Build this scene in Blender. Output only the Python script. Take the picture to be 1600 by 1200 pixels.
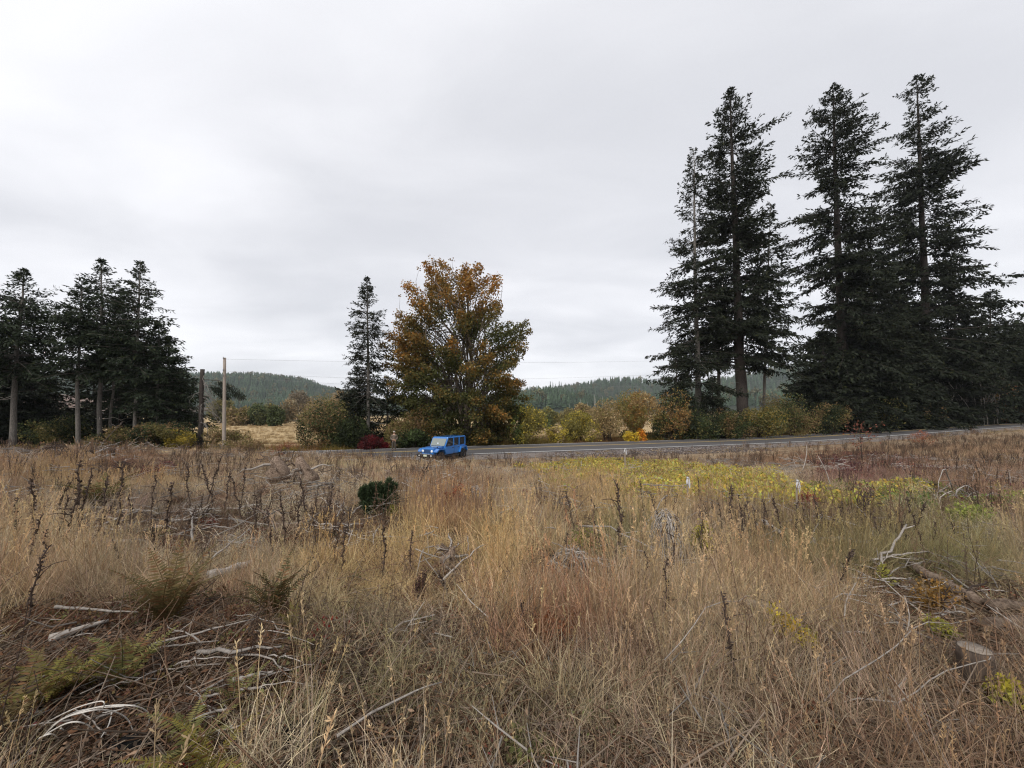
import bpy, bmesh, math, random
import numpy as np
from mathutils import Vector, Matrix

# ------------------------------------------------------------------ scene, camera, sky, sun, exposure
scene = bpy.context.scene
for o in list(bpy.data.objects):
    bpy.data.objects.remove(o)
COL = scene.collection
rnd = random.Random(7)

F = 610.0                    # focal length in photo pixels (1600 wide)
PITCH = math.atan(40 / F)    # horizon lies 40 px below the middle
CAMZ = 1.65
cam = bpy.data.cameras.new('camera')
cam.sensor_width = 36.0
cam.lens = 36.0 * F / 1600.0
cam.clip_start = 0.05
cam.clip_end = 12000
cam_o = bpy.data.objects.new('camera', cam)
COL.objects.link(cam_o)
cam_o.location = (0, 0, CAMZ)
cam_o.rotation_euler = (math.pi / 2 + PITCH, 0, 0)
scene.camera = cam_o

SUN_EL, SUN_AZ = math.radians(44), math.radians(205)   # azimuth clockwise from +Y
world = bpy.data.worlds.new('World')
scene.world = world
world.use_nodes = True


def build_world():
    nt = world.node_tree
    nt.nodes.clear()
    N, L = nt.nodes.new, nt.links.new
    out = N('ShaderNodeOutputWorld')
    bg = N('ShaderNodeBackground')
    bg.inputs['Strength'].default_value = 1.0
    L(bg.outputs[0], out.inputs[0])
    sky = N('ShaderNodeTexSky')
    sky.sky_type = 'NISHITA'
    sky.sun_disc = False
    sky.sun_elevation = SUN_EL
    sky.sun_rotation = SUN_AZ
    tc = N('ShaderNodeTexCoord')
    sep = N('ShaderNodeSeparateXYZ')
    L(tc.outputs['Generated'], sep.inputs[0])

    def math_(op, a, b=None):
        m = N('ShaderNodeMath')
        m.operation = op
        for i, v in enumerate((a, b)):
            if v is None:
                continue
            if isinstance(v, (int, float)):
                m.inputs[i].default_value = v
            else:
                L(v, m.inputs[i])
        return m.outputs[0]
    z = math_('ADD', math_('MAXIMUM', sep.outputs[2], 0.0), 0.16)
    cmb = N('ShaderNodeCombineXYZ')
    L(math_('DIVIDE', sep.outputs[0], z), cmb.inputs[0])
    L(math_('DIVIDE', sep.outputs[1], z), cmb.inputs[1])
    mp = N('ShaderNodeMapping')
    mp.inputs['Location'].default_value = (3.1, 1.7, 0.4)
    mp.inputs['Rotation'].default_value = (0, 0, math.radians(-24))
    mp.inputs['Scale'].default_value = (0.50, 0.78, 1)
    L(cmb.outputs[0], mp.inputs[0])

    def noise(scale, detail, rough, dist):
        n = N('ShaderNodeTexNoise')
        n.inputs['Scale'].default_value = scale
        n.inputs['Detail'].default_value = detail
        n.inputs['Roughness'].default_value = rough
        n.inputs['Distortion'].default_value = dist
        L(mp.outputs[0], n.inputs['Vector'])
        return n.outputs[0]
    s = math_('ADD', math_('MULTIPLY', noise(0.75, 3, .45, .35), .70), math_('MULTIPLY', noise(2.6, 4, .5, .4), .30))
    ramp = N('ShaderNodeValToRGB')
    ramp.color_ramp.interpolation = 'EASE'
    e = ramp.color_ramp.elements
    e[0].position, e[0].color = 0.32, (0.42, 0.425, 0.45, 1)
    e[1].position, e[1].color = 0.64, (0.605, 0.605, 0.625, 1)
    L(s, ramp.inputs[0])
    skm = N('ShaderNodeVectorMath')
    skm.operation = 'SCALE'
    L(sky.outputs[0], skm.inputs[0])
    skm.inputs['Scale'].default_value = 0.10
    mx = N('ShaderNodeMix')
    mx.data_type = 'RGBA'
    mx.inputs[0].default_value = 0.955
    L(skm.outputs[0], mx.inputs[6])
    L(ramp.outputs[0], mx.inputs[7])
    L(mx.outputs[2], bg.inputs[0])


build_world()
sun = bpy.data.lights.new('sun', 'SUN')
sun.energy = 1.5
sun.angle = math.radians(16)
sun.color = (1.0, 0.965, 0.91)
sun_o = bpy.data.objects.new('sun', sun)
COL.objects.link(sun_o)
sd = Vector((math.sin(SUN_AZ) * math.cos(SUN_EL), math.cos(SUN_AZ) * math.cos(SUN_EL), math.sin(SUN_EL)))
sun_o.rotation_euler = sd.to_track_quat('Z', 'Y').to_euler()
sun_o.location = (0, 0, 80)

scene.view_settings.view_transform = 'Standard'
scene.view_settings.look = 'None'
scene.view_settings.exposure = 0.84
scene.view_settings.gamma = 1.0
scene.view_settings.use_curve_mapping = False
scene.render.engine = 'CYCLES'
scene.cycles.max_bounces = 6
scene.cycles.diffuse_bounces = 4
scene.cycles.glossy_bounces = 2
scene.cycles.transmission_bounces = 4
scene.cycles.transparent_max_bounces = 6
scene.cycles.volume_bounces = 0
scene.cycles.use_denoising = True
scene.cycles.denoising_prefilter = 'NONE'
scene.cycles.filter_width = 1.2
scene.cycles.caustics_reflective = False
scene.cycles.caustics_refractive = False

# ------------------------------------------------------------------ helpers: numbers
UP = np.array([0, -math.sin(PITCH), math.cos(PITCH)])
FW = np.array([0, math.cos(PITCH), math.sin(PITCH)])


def ray(px, py):
    return np.array([(px - 800) / F, 0, 0]) + FW - UP * ((py - 600) / F)


def at(px, py, Y):
    """world point on the pixel's ray at world depth Y"""
    d = ray(px, py)
    p = d * (Y / d[1])
    return np.array([p[0], Y, p[2] + CAMZ])


def project(x, y, z):
    z = z - CAMZ
    depth = y * FW[1] + z * FW[2]
    u = y * UP[1] + z * UP[2]
    depth = np.maximum(depth, 1e-3)
    return 800 + F * x / depth, 600 - F * u / depth


_tab = np.random.RandomState(3).rand(256, 256)


def vnoise(x, y, s=1.0, seed=0):
    x = np.asarray(x, float) / s + seed * 17.31
    y = np.asarray(y, float) / s + seed * 9.77
    xi, yi = np.floor(x).astype(int), np.floor(y).astype(int)
    fx, fy = x - xi, y - yi
    fx, fy = fx * fx * (3 - 2 * fx), fy * fy * (3 - 2 * fy)
    g = lambda a, b: _tab[a & 255, b & 255]
    return (g(xi, yi) * (1 - fx) + g(xi + 1, yi) * fx) * (1 - fy) + (g(xi, yi + 1) * (1 - fx) + g(xi + 1, yi + 1) * fx) * fy


def fbm(x, y, s, seed=0):
    return (vnoise(x, y, s, seed) * .55 + vnoise(x, y, s / 2.1, seed + 1) * .3 + vnoise(x, y, s / 4.3, seed + 2) * .15)


def sstep(a, b, x):
    t = np.clip((np.asarray(x, float) - a) / (b - a), 0, 1)
    return t * t * (3 - 2 * t)


# ------------------------------------------------------------------ terrain
RS = math.sqrt(1 + .33 ** 2)


def road_t(x, y):
    return (y - 35.8 - .33 * x) / RS


def road_pt(x, t):
    """point on the road line t (0 = near white line) at world x of the t=0 line"""
    return np.array([x - t * .33 / RS, 35.8 + .33 * x + t / RS])


def road_z(x):
    return -2.25 + 1.35 * sstep(25, 95, x) + .018 * np.maximum(np.asarray(x, float) - 95, 0)


RIMX = [-200, -60, -32, -18, -12, -7, 0, 10, 25, 40, 60, 80, 120, 300]
RIMZ = [0.3, -.05, -.40, -0.95, -1.6, -2.3, -2.8, -3.0, -3.05, -2.85, -2.45, -2.0, -1.5, 1.5]


def ridge(px, D):
    return (np.asarray(px) - 800) / F * D


def hill_h(x, y):
    """height of the wooded hills (ground under the trees)"""
    def bump(D, prof, front, back):
        xs = [ridge(p[0], D) for p in prof]
        hs = [(640 - p[1]) / F * D for p in prof]
        h = np.interp(x, xs, hs)
        d = np.asarray(y, float) - D - 40 * np.sin(np.asarray(x, float) / 170.)
        f = np.where(d < 0, np.clip(1 + d / front, 0, 1), np.clip(1 - d / back, 0, 1))
        return h * (f * f * (3 - 2 * f))
    a = bump(1250, [(-500, 600), (-100, 588), (60, 592), (130, 586), (300, 588), (390, 587), (450, 593), (540, 613), (620, 634), (720, 640), (2600, 640)], 620, 700)
    b = bump(1350, [(-900, 640), (640, 640), (760, 622), (830, 612), (880, 606), (940, 597), (985, 599), (1040, 606), (1150, 600), (1220, 582), (1300, 585), (1500, 596), (2200, 590)], 480, 700)
    c = bump(720, [(-900, 640), (760, 640), (815, 626), (860, 622), (905, 626), (960, 634), (1060, 636), (1200, 630), (1400, 612), (2200, 600)], 170, 300)
    e = bump(560, [(-900, 604), (0, 606), (100, 614), (140, 628), (190, 640), (2200, 640)], 260, 300)
    return np.maximum(np.maximum(a, b), np.maximum(c, e)) + 4 * (fbm(x, y, 90, 5) - .5) * sstep(300, 700, y)


def H(x, y):
    x = np.asarray(x, float)
    y = np.asarray(y, float)
    yl = np.maximum(35.8 + .33 * x, 8)
    rim = np.interp(x, RIMX, RIMZ)
    u = np.clip(y / yl, -.6, 1)
    f = np.sign(u) * np.abs(u) ** 1.1 * rim
    f = f + (fbm(x, y, 3.5, 1) - .5) * .30 + (fbm(x, y, 11, 4) - .5) * .45 * sstep(2, 10, np.hypot(x, y)) + (vnoise(x, y, .6, 8) - .5) * .06
    t = road_t(x, y)
    rz = road_z(x)
    far = rz - .25 - 1.0 * sstep(14, 40, t) + .6 * sstep(40, 75, x) * sstep(10, 16, t) + (fbm(x, y, 9, 2) - .5) * .5 * sstep(9, 14, t)
    far = far + (1.3 - far) * 0 + 1.0 * (fbm(x, y, 60, 3) - .5) * sstep(40, 90, t)
    w_in = sstep(-6.4, -2.9, t)
    z = f * (1 - w_in) + (rz - .16) * w_in
    w_out = sstep(7.9, 10.5, t)
    z = z * (1 - w_out) + far * w_out
    z = z + hill_h(x, y)
    return z


def Hs(x, y):
    return float(H(x, y))


def gp(px, py):
    """ground point under a photo pixel"""
    d = ray(px, py)
    d = d / d[1]
    Y = np.concatenate([np.linspace(.6, 30, 600), np.linspace(30.1, 160, 900)])
    zz = CAMZ + d[2] * Y
    hh = H(d[0] * Y, Y)
    k = np.argmax(zz <= hh)
    if not (zz <= hh).any():
        k = -1
    return np.array([d[0] * Y[k], Y[k], hh[k]])


# ------------------------------------------------------------------ helpers: objects and meshes
def link(o, parent=None):
    COL.objects.link(o)
    if parent is not None:
        o.parent = parent
    return o


def tag(o, label=None, cat=None, group=None, kind=None):
    if label:
        o['label'] = label
    if cat:
        o['category'] = cat
    if group:
        o['group'] = group
    if kind:
        o['kind'] = kind
    return o


def thing(name, label, cat, loc, group=None, rotz=0):
    o = bpy.data.objects.new(name, None)
    o.empty_display_size = .2
    link(o)
    o.location = [float(c) for c in loc]
    o.rotation_euler = (0, 0, rotz)
    return tag(o, label, cat, group)


def mesh_np(name, V, faces, tint=None, smooth=False, mats=None, mat=None, extra=None):
    """faces: list of int arrays (n,k).  tint: (nverts,3) colours."""
    me = bpy.data.meshes.new(name)
    V = np.asarray(V, np.float32).reshape(-1, 3)
    me.vertices.add(len(V))
    me.vertices.foreach_set('co', V.ravel())
    faces = [np.asarray(f, np.int32) for f in faces if len(f)]
    if faces:
        loops = np.concatenate([f.ravel() for f in faces])
        tot = np.concatenate([np.full(len(f), f.shape[1], np.int32) for f in faces])
        start = np.concatenate([[0], np.cumsum(tot)[:-1]]).astype(np.int32)
        me.loops.add(len(loops))
        me.loops.foreach_set('vertex_index', loops)
        me.polygons.add(len(tot))
        me.polygons.foreach_set('loop_start', start)
        if smooth:
            me.polygons.foreach_set('use_smooth', np.ones(len(tot), bool))
        if mats is not None:
            me.polygons.foreach_set('material_index', np.asarray(mats, np.int32))
    if tint is not None:
        a = me.attributes.new('tint', 'FLOAT_COLOR', 'POINT')
        c = np.ones((len(V), 4), np.float32)
        c[:, :3] = tint
        a.data.foreach_set('color', c.ravel())
    me.update(calc_edges=True)
    if mat is not None:
        for m in (mat if isinstance(mat, (list, tuple)) else [mat]):
            me.materials.append(m)
    return me


def part(name, me, parent=None, mat=None):
    o = bpy.data.objects.new(name, me)
    if mat is not None and not me.materials:
        me.materials.append(mat)
    return link(o, parent)


class MB:
    """collects tubes, boxes and leaves into one mesh"""

    def __init__(self):
        self.V, self.Q, self.T, self.C, self.n = [], [], [], [], 0

    def add(self, V, quads=None, tris=None, col=(1, 1, 1)):
        V = np.asarray(V, float).reshape(-1, 3)
        self.V.append(V)
        c = np.asarray(col, float)
        self.C.append(np.broadcast_to(c, (len(V), 3)) if c.ndim == 1 else c)
        if quads is not None and len(quads):
            self.Q.append(np.asarray(quads) + self.n)
        if tris is not None and len(tris):
            self.T.append(np.asarray(tris) + self.n)
        self.n += len(V)

    def tube(self, path, rad, sides=6, col=(1, 1, 1), cap=True, rough=0, rs=None):
        P = np.asarray(path, float)
        n = len(P)
        R = np.broadcast_to(np.asarray(rad, float), (n,)).copy()
        T = np.gradient(P, axis=0)
        T /= np.linalg.norm(T, axis=1)[:, None] + 1e-9
        ref = np.array([0, 0, 1.]) if abs(T[:, 2]).mean() < .8 else np.array([1., 0, 0])
        A = np.cross(T, ref)
        A /= np.linalg.norm(A, axis=1)[:, None] + 1e-9
        B = np.cross(T, A)
        th = np.linspace(0, 2 * np.pi, sides, endpoint=False)
        rr = R[:, None] * np.ones((1, sides))
        if rough:
            rr = rr * (1 + rough * ((rs or np.random).rand(n, sides) - .5) * 2)
        V = P[:, None] + rr[..., None] * (np.cos(th)[None, :, None] * A[:, None] + np.sin(th)[None, :, None] * B[:, None])
        i = np.arange(n - 1)[:, None] * sides
        j = np.arange(sides)[None]
        k = (j + 1) % sides
        q = np.stack([i + j, i + k, i + sides + k, i + sides + j], -1).reshape(-1, 4)
        tr = None
        V = V.reshape(-1, 3)
        if cap:
            V = np.vstack([V, P[0], P[-1]])
            a, b = n * sides, n * sides + 1
            jj, kk = np.arange(sides), (np.arange(sides) + 1) % sides
            tr = np.vstack([np.stack([np.full(sides, a), kk, jj], -1), np.stack([np.full(sides, b), (n - 1) * sides + jj, (n - 1) * sides + kk], -1)])
        self.add(V, q, tr, col)

    def box(self, lo, hi, col=(1, 1, 1)):
        (a, b, c), (d, e, f) = lo, hi
        V = [(a, b, c), (d, b, c), (d, e, c), (a, e, c), (a, b, f), (d, b, f), (d, e, f), (a, e, f)]
        self.add(V, [(0, 3, 2, 1), (4, 5, 6, 7), (0, 1, 5, 4), (1, 2, 6, 5), (2, 3, 7, 6), (3, 0, 4, 7)], None, col)

    def leaves(self, base, axis, side, Ln, W, col, tip=.55):
        """diamond leaves"""
        base, axis, side = (np.asarray(a, float) for a in (base, axis, side))
        Ln = np.broadcast_to(np.asarray(Ln, float), (len(base),))[:, None]
        W = np.broadcast_to(np.asarray(W, float), (len(base),))[:, None]
        V = np.stack([base, base + axis * Ln * tip + side * W * .5, base + axis * Ln, base + axis * Ln * tip - side * W * .5], 1)
        n = len(base)
        q = np.arange(n * 4).reshape(n, 4)
        self.add(V.reshape(-1, 3), q, None, np.repeat(col, 4, axis=0))

    def mesh(self, name, mat, smooth=False):
        V = np.vstack(self.V)
        fs = []
        if self.Q:
            fs.append(np.vstack(self.Q))
        if self.T:
            fs.append(np.vstack(self.T))
        return mesh_np(name, V, fs, np.vstack(self.C), smooth, mat=mat)

    def build(self, name, mat, parent=None, smooth=False):
        return part(name, self.mesh(name, mat, smooth), parent)


def unit(a):
    a = np.asarray(a, float)
    return a / (np.linalg.norm(a, axis=-1, keepdims=True) + 1e-9)


def rdirs(n, rs):
    return unit(rs.normal(size=(n, 3)))


def perp(axis, rs):
    return unit(np.cross(axis, rdirs(len(axis), rs)))


# ------------------------------------------------------------------ materials
def nmat(name):
    m = bpy.data.materials.new(name)
    m.use_nodes = True
    nt = m.node_tree
    b = nt.nodes['Principled BSDF']
    return m, nt, b


def simple(name, col, rough=.6, metal=0., spec=.5, coat=0., noise=0., nscale=8.):
    m, nt, b = nmat(name)
    b.inputs['Base Color'].default_value = (*col, 1)
    b.inputs['Roughness'].default_value = rough
    b.inputs['Metallic'].default_value = metal
    b.inputs['Specular IOR Level'].default_value = spec
    b.inputs['Coat Weight'].default_value = coat
    if noise:
        tc = nt.nodes.new('ShaderNodeTexCoord')
        nz = nt.nodes.new('ShaderNodeTexNoise')
        nz.inputs['Scale'].default_value = nscale
        nz.inputs['Detail'].default_value = 5
        nt.links.new(tc.outputs['Object'], nz.inputs[0])
        mx = nt.nodes.new('ShaderNodeMix')
        mx.data_type = 'RGBA'
        mx.inputs[6].default_value = (*[c * (1 - noise) for c in col], 1)
        mx.inputs[7].default_value = (*[min(1, c * (1 + noise)) for c in col], 1)
        nt.links.new(nz.outputs[0], mx.inputs[0])
        nt.links.new(mx.outputs[2], b.inputs['Base Color'])
    return m


def leaf_mat(name, instancer=False, trans=.3, rough=.75, spec=.15):
    """colour from the 'tint' attribute of the leaf (and of its instance); some light passes through"""
    m, nt, b = nmat(name)
    N, L = nt.nodes.new, nt.links.new
    at_ = N('ShaderNodeAttribute')
    at_.attribute_name = 'tint'
    colo = at_.outputs['Color']
    if instancer:
        a2 = N('ShaderNodeAttribute')
        a2.attribute_type = 'INSTANCER'
        a2.attribute_name = 'itint'
        mx = N('ShaderNodeMix')
        mx.data_type = 'RGBA'
        mx.blend_type = 'MULTIPLY'
        mx.inputs[0].default_value = 1
        L(colo, mx.inputs[6])
        L(a2.outputs['Color'], mx.inputs[7])
        colo = mx.outputs[2]
    L(colo, b.inputs['Base Color'])
    b.inputs['Roughness'].default_value = rough
    b.inputs['Specular IOR Level'].default_value = spec
    if trans:
        t = N('ShaderNodeBsdfTranslucent')
        L(colo, t.inputs[0])
        ms = N('ShaderNodeMixShader')
        ms.inputs[0].default_value = trans
        L(b.outputs[0], ms.inputs[1])
        L(t.outputs[0], ms.inputs[2])
        L(ms.outputs[0], nt.nodes['Material Output'].inputs[0])
    return m


def wood_mat(name, c1, c2, scale=(6, 6, 1.2), bump=.4, rough=.85):
    m, nt, b = nmat(name)
    N, L = nt.nodes.new, nt.links.new
    tc = N('ShaderNodeTexCoord')
    mp = N('ShaderNodeMapping')
    mp.inputs['Scale'].default_value = scale
    L(tc.outputs['Object'], mp.inputs[0])
    nz = N('ShaderNodeTexNoise')
    nz.inputs['Scale'].default_value = 3
    nz.inputs['Detail'].default_value = 8
    nz.inputs['Roughness'].default_value = .7
    L(mp.outputs[0], nz.inputs[0])
    r = N('ShaderNodeValToRGB')
    r.color_ramp.elements[0].position = .34
    r.color_ramp.elements[0].color = (*c1, 1)
    r.color_ramp.elements[1].position = .68
    r.color_ramp.elements[1].color = (*c2, 1)
    L(nz.outputs[0], r.inputs[0])
    at_ = N('ShaderNodeAttribute')
    at_.attribute_name = 'tint'
    mx = N('ShaderNodeMix')
    mx.data_type = 'RGBA'
    mx.blend_type = 'MULTIPLY'
    mx.inputs[0].default_value = 1
    L(r.outputs[0], mx.inputs[6])
    L(at_.outputs['Color'], mx.inputs[7])
    L(mx.outputs[2], b.inputs['Base Color'])
    b.inputs['Roughness'].default_value = rough
    b.inputs['Specular IOR Level'].default_value = .2
    bp = N('ShaderNodeBump')
    bp.inputs['Strength'].default_value = bump
    bp.inputs['Distance'].default_value = .03
    L(nz.outputs[0], bp.inputs['Height'])
    L(bp.outputs[0], b.inputs['Normal'])
    return m


M = {}
M['leaf'] = leaf_mat('foliage')
M['needle'] = leaf_mat('needles', trans=.12, rough=.7, spec=.2)
M['grass'] = leaf_mat('dry_grass', instancer=True, trans=.42)
M['far_needle'] = leaf_mat('hill_needles', instancer=True, trans=0)
M['bark'] = wood_mat('fir_bark', (.020, .016, .014), (.066, .053, .045))
M['bark_pale'] = wood_mat('pale_bark', (.055, .048, .042), (.19, .172, .152))
M['bark_maple'] = wood_mat('maple_bark', (.11, .085, .065), (.24, .19, .15))
M['twig_grey'] = wood_mat('bleached_wood', (.22, .19, .165), (.50, .455, .41), scale=(14, 14, 14), bump=.3)
M['twig_dark'] = wood_mat('dark_twig', (.04, .028, .022), (.10, .07, .055), scale=(20, 20, 20), bump=.2)
M['rot'] = wood_mat('rotten_wood', (.06, .035, .022), (.33, .25, .19), scale=(9, 9, 9), bump=.6)
M['pole'] = wood_mat('weathered_pole', (.20, .165, .135), (.36, .31, .265), scale=(10, 10, .6), bump=.15)


def ground_mat():
    m, nt, b = nmat('soil_and_litter')
    N, L = nt.nodes.new, nt.links.new
    tc = N('ShaderNodeTexCoord')
    at_ = N('ShaderNodeAttribute')
    at_.attribute_name = 'tint'
    outs = []
    for sc, lo, hi in ((1.1, .62, 1.3), (14, .45, 1.6)):
        nz = N('ShaderNodeTexNoise')
        nz.inputs['Scale'].default_value = sc
        nz.inputs['Detail'].default_value = 7
        nz.inputs['Roughness'].default_value = .65
        L(tc.outputs['Object'], nz.inputs[0])
        r = N('ShaderNodeMapRange')
        r.inputs[1].default_value, r.inputs[2].default_value = .3, .7
        r.inputs[3].default_value, r.inputs[4].default_value = lo, hi
        L(nz.outputs[0], r.inputs[0])
        outs.append((nz, r))
    mm = N('ShaderNodeMath')
    mm.operation = 'MULTIPLY'
    L(outs[0][1].outputs[0], mm.inputs[0])
    L(outs[1][1].outputs[0], mm.inputs[1])
    v = N('ShaderNodeVectorMath')
    v.operation = 'SCALE'
    L(at_.outputs['Color'], v.inputs[0])
    L(mm.outputs[0], v.inputs['Scale'])
    L(v.outputs[0], b.inputs['Base Color'])
    b.inputs['Roughness'].default_value = .95
    b.inputs['Specular IOR Level'].default_value = .1
    bp = N('ShaderNodeBump')
    bp.inputs['Strength'].default_value = .7
    bp.inputs['Distance'].default_value = .05
    L(outs[1][0].outputs[0], bp.inputs['Height'])
    L(bp.outputs[0], b.inputs['Normal'])
    return m


def asphalt_mat():
    m, nt, b = nmat('asphalt')
    N, L = nt.nodes.new, nt.links.new
    tc = N('ShaderNodeTexCoord')
    n1 = N('ShaderNodeTexNoise')
    n1.inputs['Scale'].default_value = 60
    n1.inputs['Detail'].default_value = 4
    n2 = N('ShaderNodeTexNoise')
    n2.inputs['Scale'].default_value = .9
    n2.inputs['Detail'].default_value = 6
    mp = N('ShaderNodeMapping')
    mp.inputs['Rotation'].default_value = (0, 0, -math.atan(.33))
    mp.inputs['Scale'].default_value = (.12, 1.6, 1)
    L(tc.outputs['Object'], mp.inputs[0])
    L(mp.outputs[0], n2.inputs[0])
    L(tc.outputs['Object'], n1.inputs[0])
    a = N('ShaderNodeMath')
    a.operation = 'ADD'
    L(n1.outputs[0], a.inputs[0])
    L(n2.outputs[0], a.inputs[1])
    r = N('ShaderNodeValToRGB')
    r.color_ramp.elements[0].position = .35
    r.color_ramp.elements[0].color = (.055, .052, .053, 1)
    r.color_ramp.elements[1].position = .75
    r.color_ramp.elements[1].color = (.115, .108, .107, 1)
    hm = N('ShaderNodeMath')
    hm.operation = 'MULTIPLY'
    hm.inputs[1].default_value = .5
    L(a.outputs[0], hm.inputs[0])
    L(hm.outputs[0], r.inputs[0])
    L(r.outputs[0], b.inputs['Base Color'])
    b.inputs['Roughness'].default_value = .8
    b.inputs['Specular IOR Level'].default_value = .3
    return m


M['ground'] = ground_mat()
M['asphalt'] = asphalt_mat()
M['white_line'] = simple('white_road_paint', (.74, .73, .70), .7, noise=.15, nscale=5)
M['yellow_line'] = simple('yellow_road_paint', (.60, .42, .12), .7, noise=.15, nscale=5)
M['gravel'] = simple('gravel', (.17, .145, .13), .95, spec=.2, noise=.55, nscale=16)

# ------------------------------------------------------------------ ground sheet
def graded(n, a=8., k=.025):
    return a * (np.exp(k * np.arange(n)) - 1)


def build_ground():
    xp = graded(262)
    xs = np.concatenate([-xp[:0:-1], xp])
    yp = graded(262)
    ys = np.concatenate([-graded(75)[:0:-1], yp])
    X, Y = np.meshgrid(xs, ys)
    Z = H(X, Y)
    nx, ny = len(xs), len(ys)
    V = np.stack([X, Y, Z], -1).reshape(-1, 3)
    i = (np.arange(ny - 1)[:, None] * nx + np.arange(nx - 1)[None]).ravel()
    q = np.stack([i, i + 1, i + nx + 1, i + nx], -1)
    x, y = V[:, 0], V[:, 1]
    t = road_t(x, y)
    n = fbm(x, y, 6, 11)[:, None]
    soil = np.array([.17, .12, .08]) * (1 - n) + np.array([.28, .21, .135]) * n
    verge = np.array([.14, .11, .045]) * (1 - n) + np.array([.22, .15, .06]) * n
    mead = np.array([.33, .235, .12]) * (1 - n) + np.array([.40, .30, .17]) * n
    wood = np.array([.035, .042, .028]) * np.ones_like(n)
    clear = np.array([.17, .12, .095]) * np.ones_like(n)
    c = soil
    w = sstep(7.5, 9, t)[:, None]
    c = c * (1 - w) + verge * w
    w = sstep(14, 26, t)[:, None]
    c = c * (1 - w) + mead * w
    w = sstep(230, 420, y)[:, None] * np.ones_like(n)
    w = np.maximum(w, sstep(3, 14, hill_h(x, y))[:, None])
    c = c * (1 - w) + wood * w
    pw = (sstep(100, 40, np.abs(x + 640)) * sstep(300, 150, np.abs(y - 540)))[:, None]
    c = c * (1 - pw) + clear * pw
    o = part('field_ground', mesh_np('field_ground', V, [q], c, smooth=True, mat=M['ground']))
    tag(o, 'rough brown clearing sloping down to the road and the meadow beyond', 'ground', kind='structure')


build_ground()

# ------------------------------------------------------------------ road
def strip(t0, t1, dz0, dz1, x0=-90, x1=420, n=260, sub=1):
    xs = np.linspace(x0, x1, n)
    rows = []
    for k in range(sub + 1):
        f = k / sub
        t = t0 + (t1 - t0) * f
        p = np.array([road_pt(x, t) for x in xs])
        z = road_z(xs) + dz0 + (dz1 - dz0) * f
        rows.append(np.column_stack([p, z]))
    V = np.concatenate(rows)
    q = []
    for k in range(sub):
        i = np.arange(n - 1) + k * n
        q.append(np.stack([i, i + 1, i + n + 1, i + n], -1))
    return V, [np.vstack(q)]


V, q = strip(-.55, 7.6, 0, 0, sub=4)
crown = np.repeat([0, .04, .06, .04, 0], 260)
V[:, 2] += crown
road = tag(part('road', mesh_np('road', V, q, mat=M['asphalt'])), 'two-lane asphalt country road', 'road', kind='structure')
for nm, t0, t1, mt, dz in (('white_edge_line', -.07, .11, 'white_line', .016), ('yellow_centre_line', 3.36, 3.48, 'yellow_line', .064), ('yellow_centre_line', 3.58, 3.70, 'yellow_line', .064), ('white_edge_line', 6.92, 7.06, 'white_line', .020)):
    V, q = strip(t0, t1, dz, dz)
    part(nm, mesh_np(nm, V, q, mat=M[mt]), road)
V, q = strip(-2.9, -.5, -.14, -.015, sub=5)
V[:, 2] += (vnoise(V[:, 0], V[:, 1], .5, 2) - .5) * .03
tag(part('road_shoulder', mesh_np('road_shoulder', V, q, mat=M['gravel'])), 'brown gravel shoulder between road and grass', 'gravel', kind='structure')
V, q = strip(7.55, 9.3, -.01, -.22, sub=3)
tag(part('road_verge', mesh_np('road_verge', V, q, mat=M['gravel'])), 'narrow gravel edge beyond the road', 'gravel', kind='structure')

# ------------------------------------------------------------------ geometry-node scatter for what nobody could count
def scatter_tree():
    ng = bpy.data.node_groups.new('scatter', 'GeometryNodeTree')
    ng.interface.new_socket('Geometry', in_out='INPUT', socket_type='NodeSocketGeometry')
    ng.interface.new_socket('Collection', in_out='INPUT', socket_type='NodeSocketCollection')
    ng.interface.new_socket('Geometry', in_out='OUTPUT', socket_type='NodeSocketGeometry')
    N, L = ng.nodes.new, ng.links.new
    gi, go = N('NodeGroupInput'), N('NodeGroupOutput')
    ci = N('GeometryNodeCollectionInfo')
    ci.inputs['Separate Children'].default_value = True
    ci.inputs['Reset Children'].default_value = True
    L(gi.outputs[1], ci.inputs[0])
    iop = N('GeometryNodeInstanceOnPoints')
    iop.inputs['Pick Instance'].default_value = True
    L(gi.outputs[0], iop.inputs['Points'])
    L(ci.outputs[0], iop.inputs['Instance'])

    def named(n, dt):
        a = N('GeometryNodeInputNamedAttribute')
        a.data_type = dt
        a.inputs[0].default_value = n
        return a.outputs[0]
    L(named('idx', 'INT'), iop.inputs['Instance Index'])
    er = N('FunctionNodeEulerToRotation')
    L(named('rot', 'FLOAT_VECTOR'), er.inputs[0])
    L(er.outputs[0], iop.inputs['Rotation'])
    L(named('scl', 'FLOAT_VECTOR'), iop.inputs['Scale'])
    L(iop.outputs[0], go.inputs[0])
    return ng


SCATTER = scatter_tree()
SOCK = [s.identifier for s in SCATTER.interface.items_tree if s.name == 'Collection'][0]
_protos = {}


def proto_coll(name, meshes):
    c = bpy.data.collections.new(name)
    for i, me in enumerate(meshes):
        c.objects.link(bpy.data.objects.new('%s_%03d' % (name, i), me))
    return c


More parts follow.
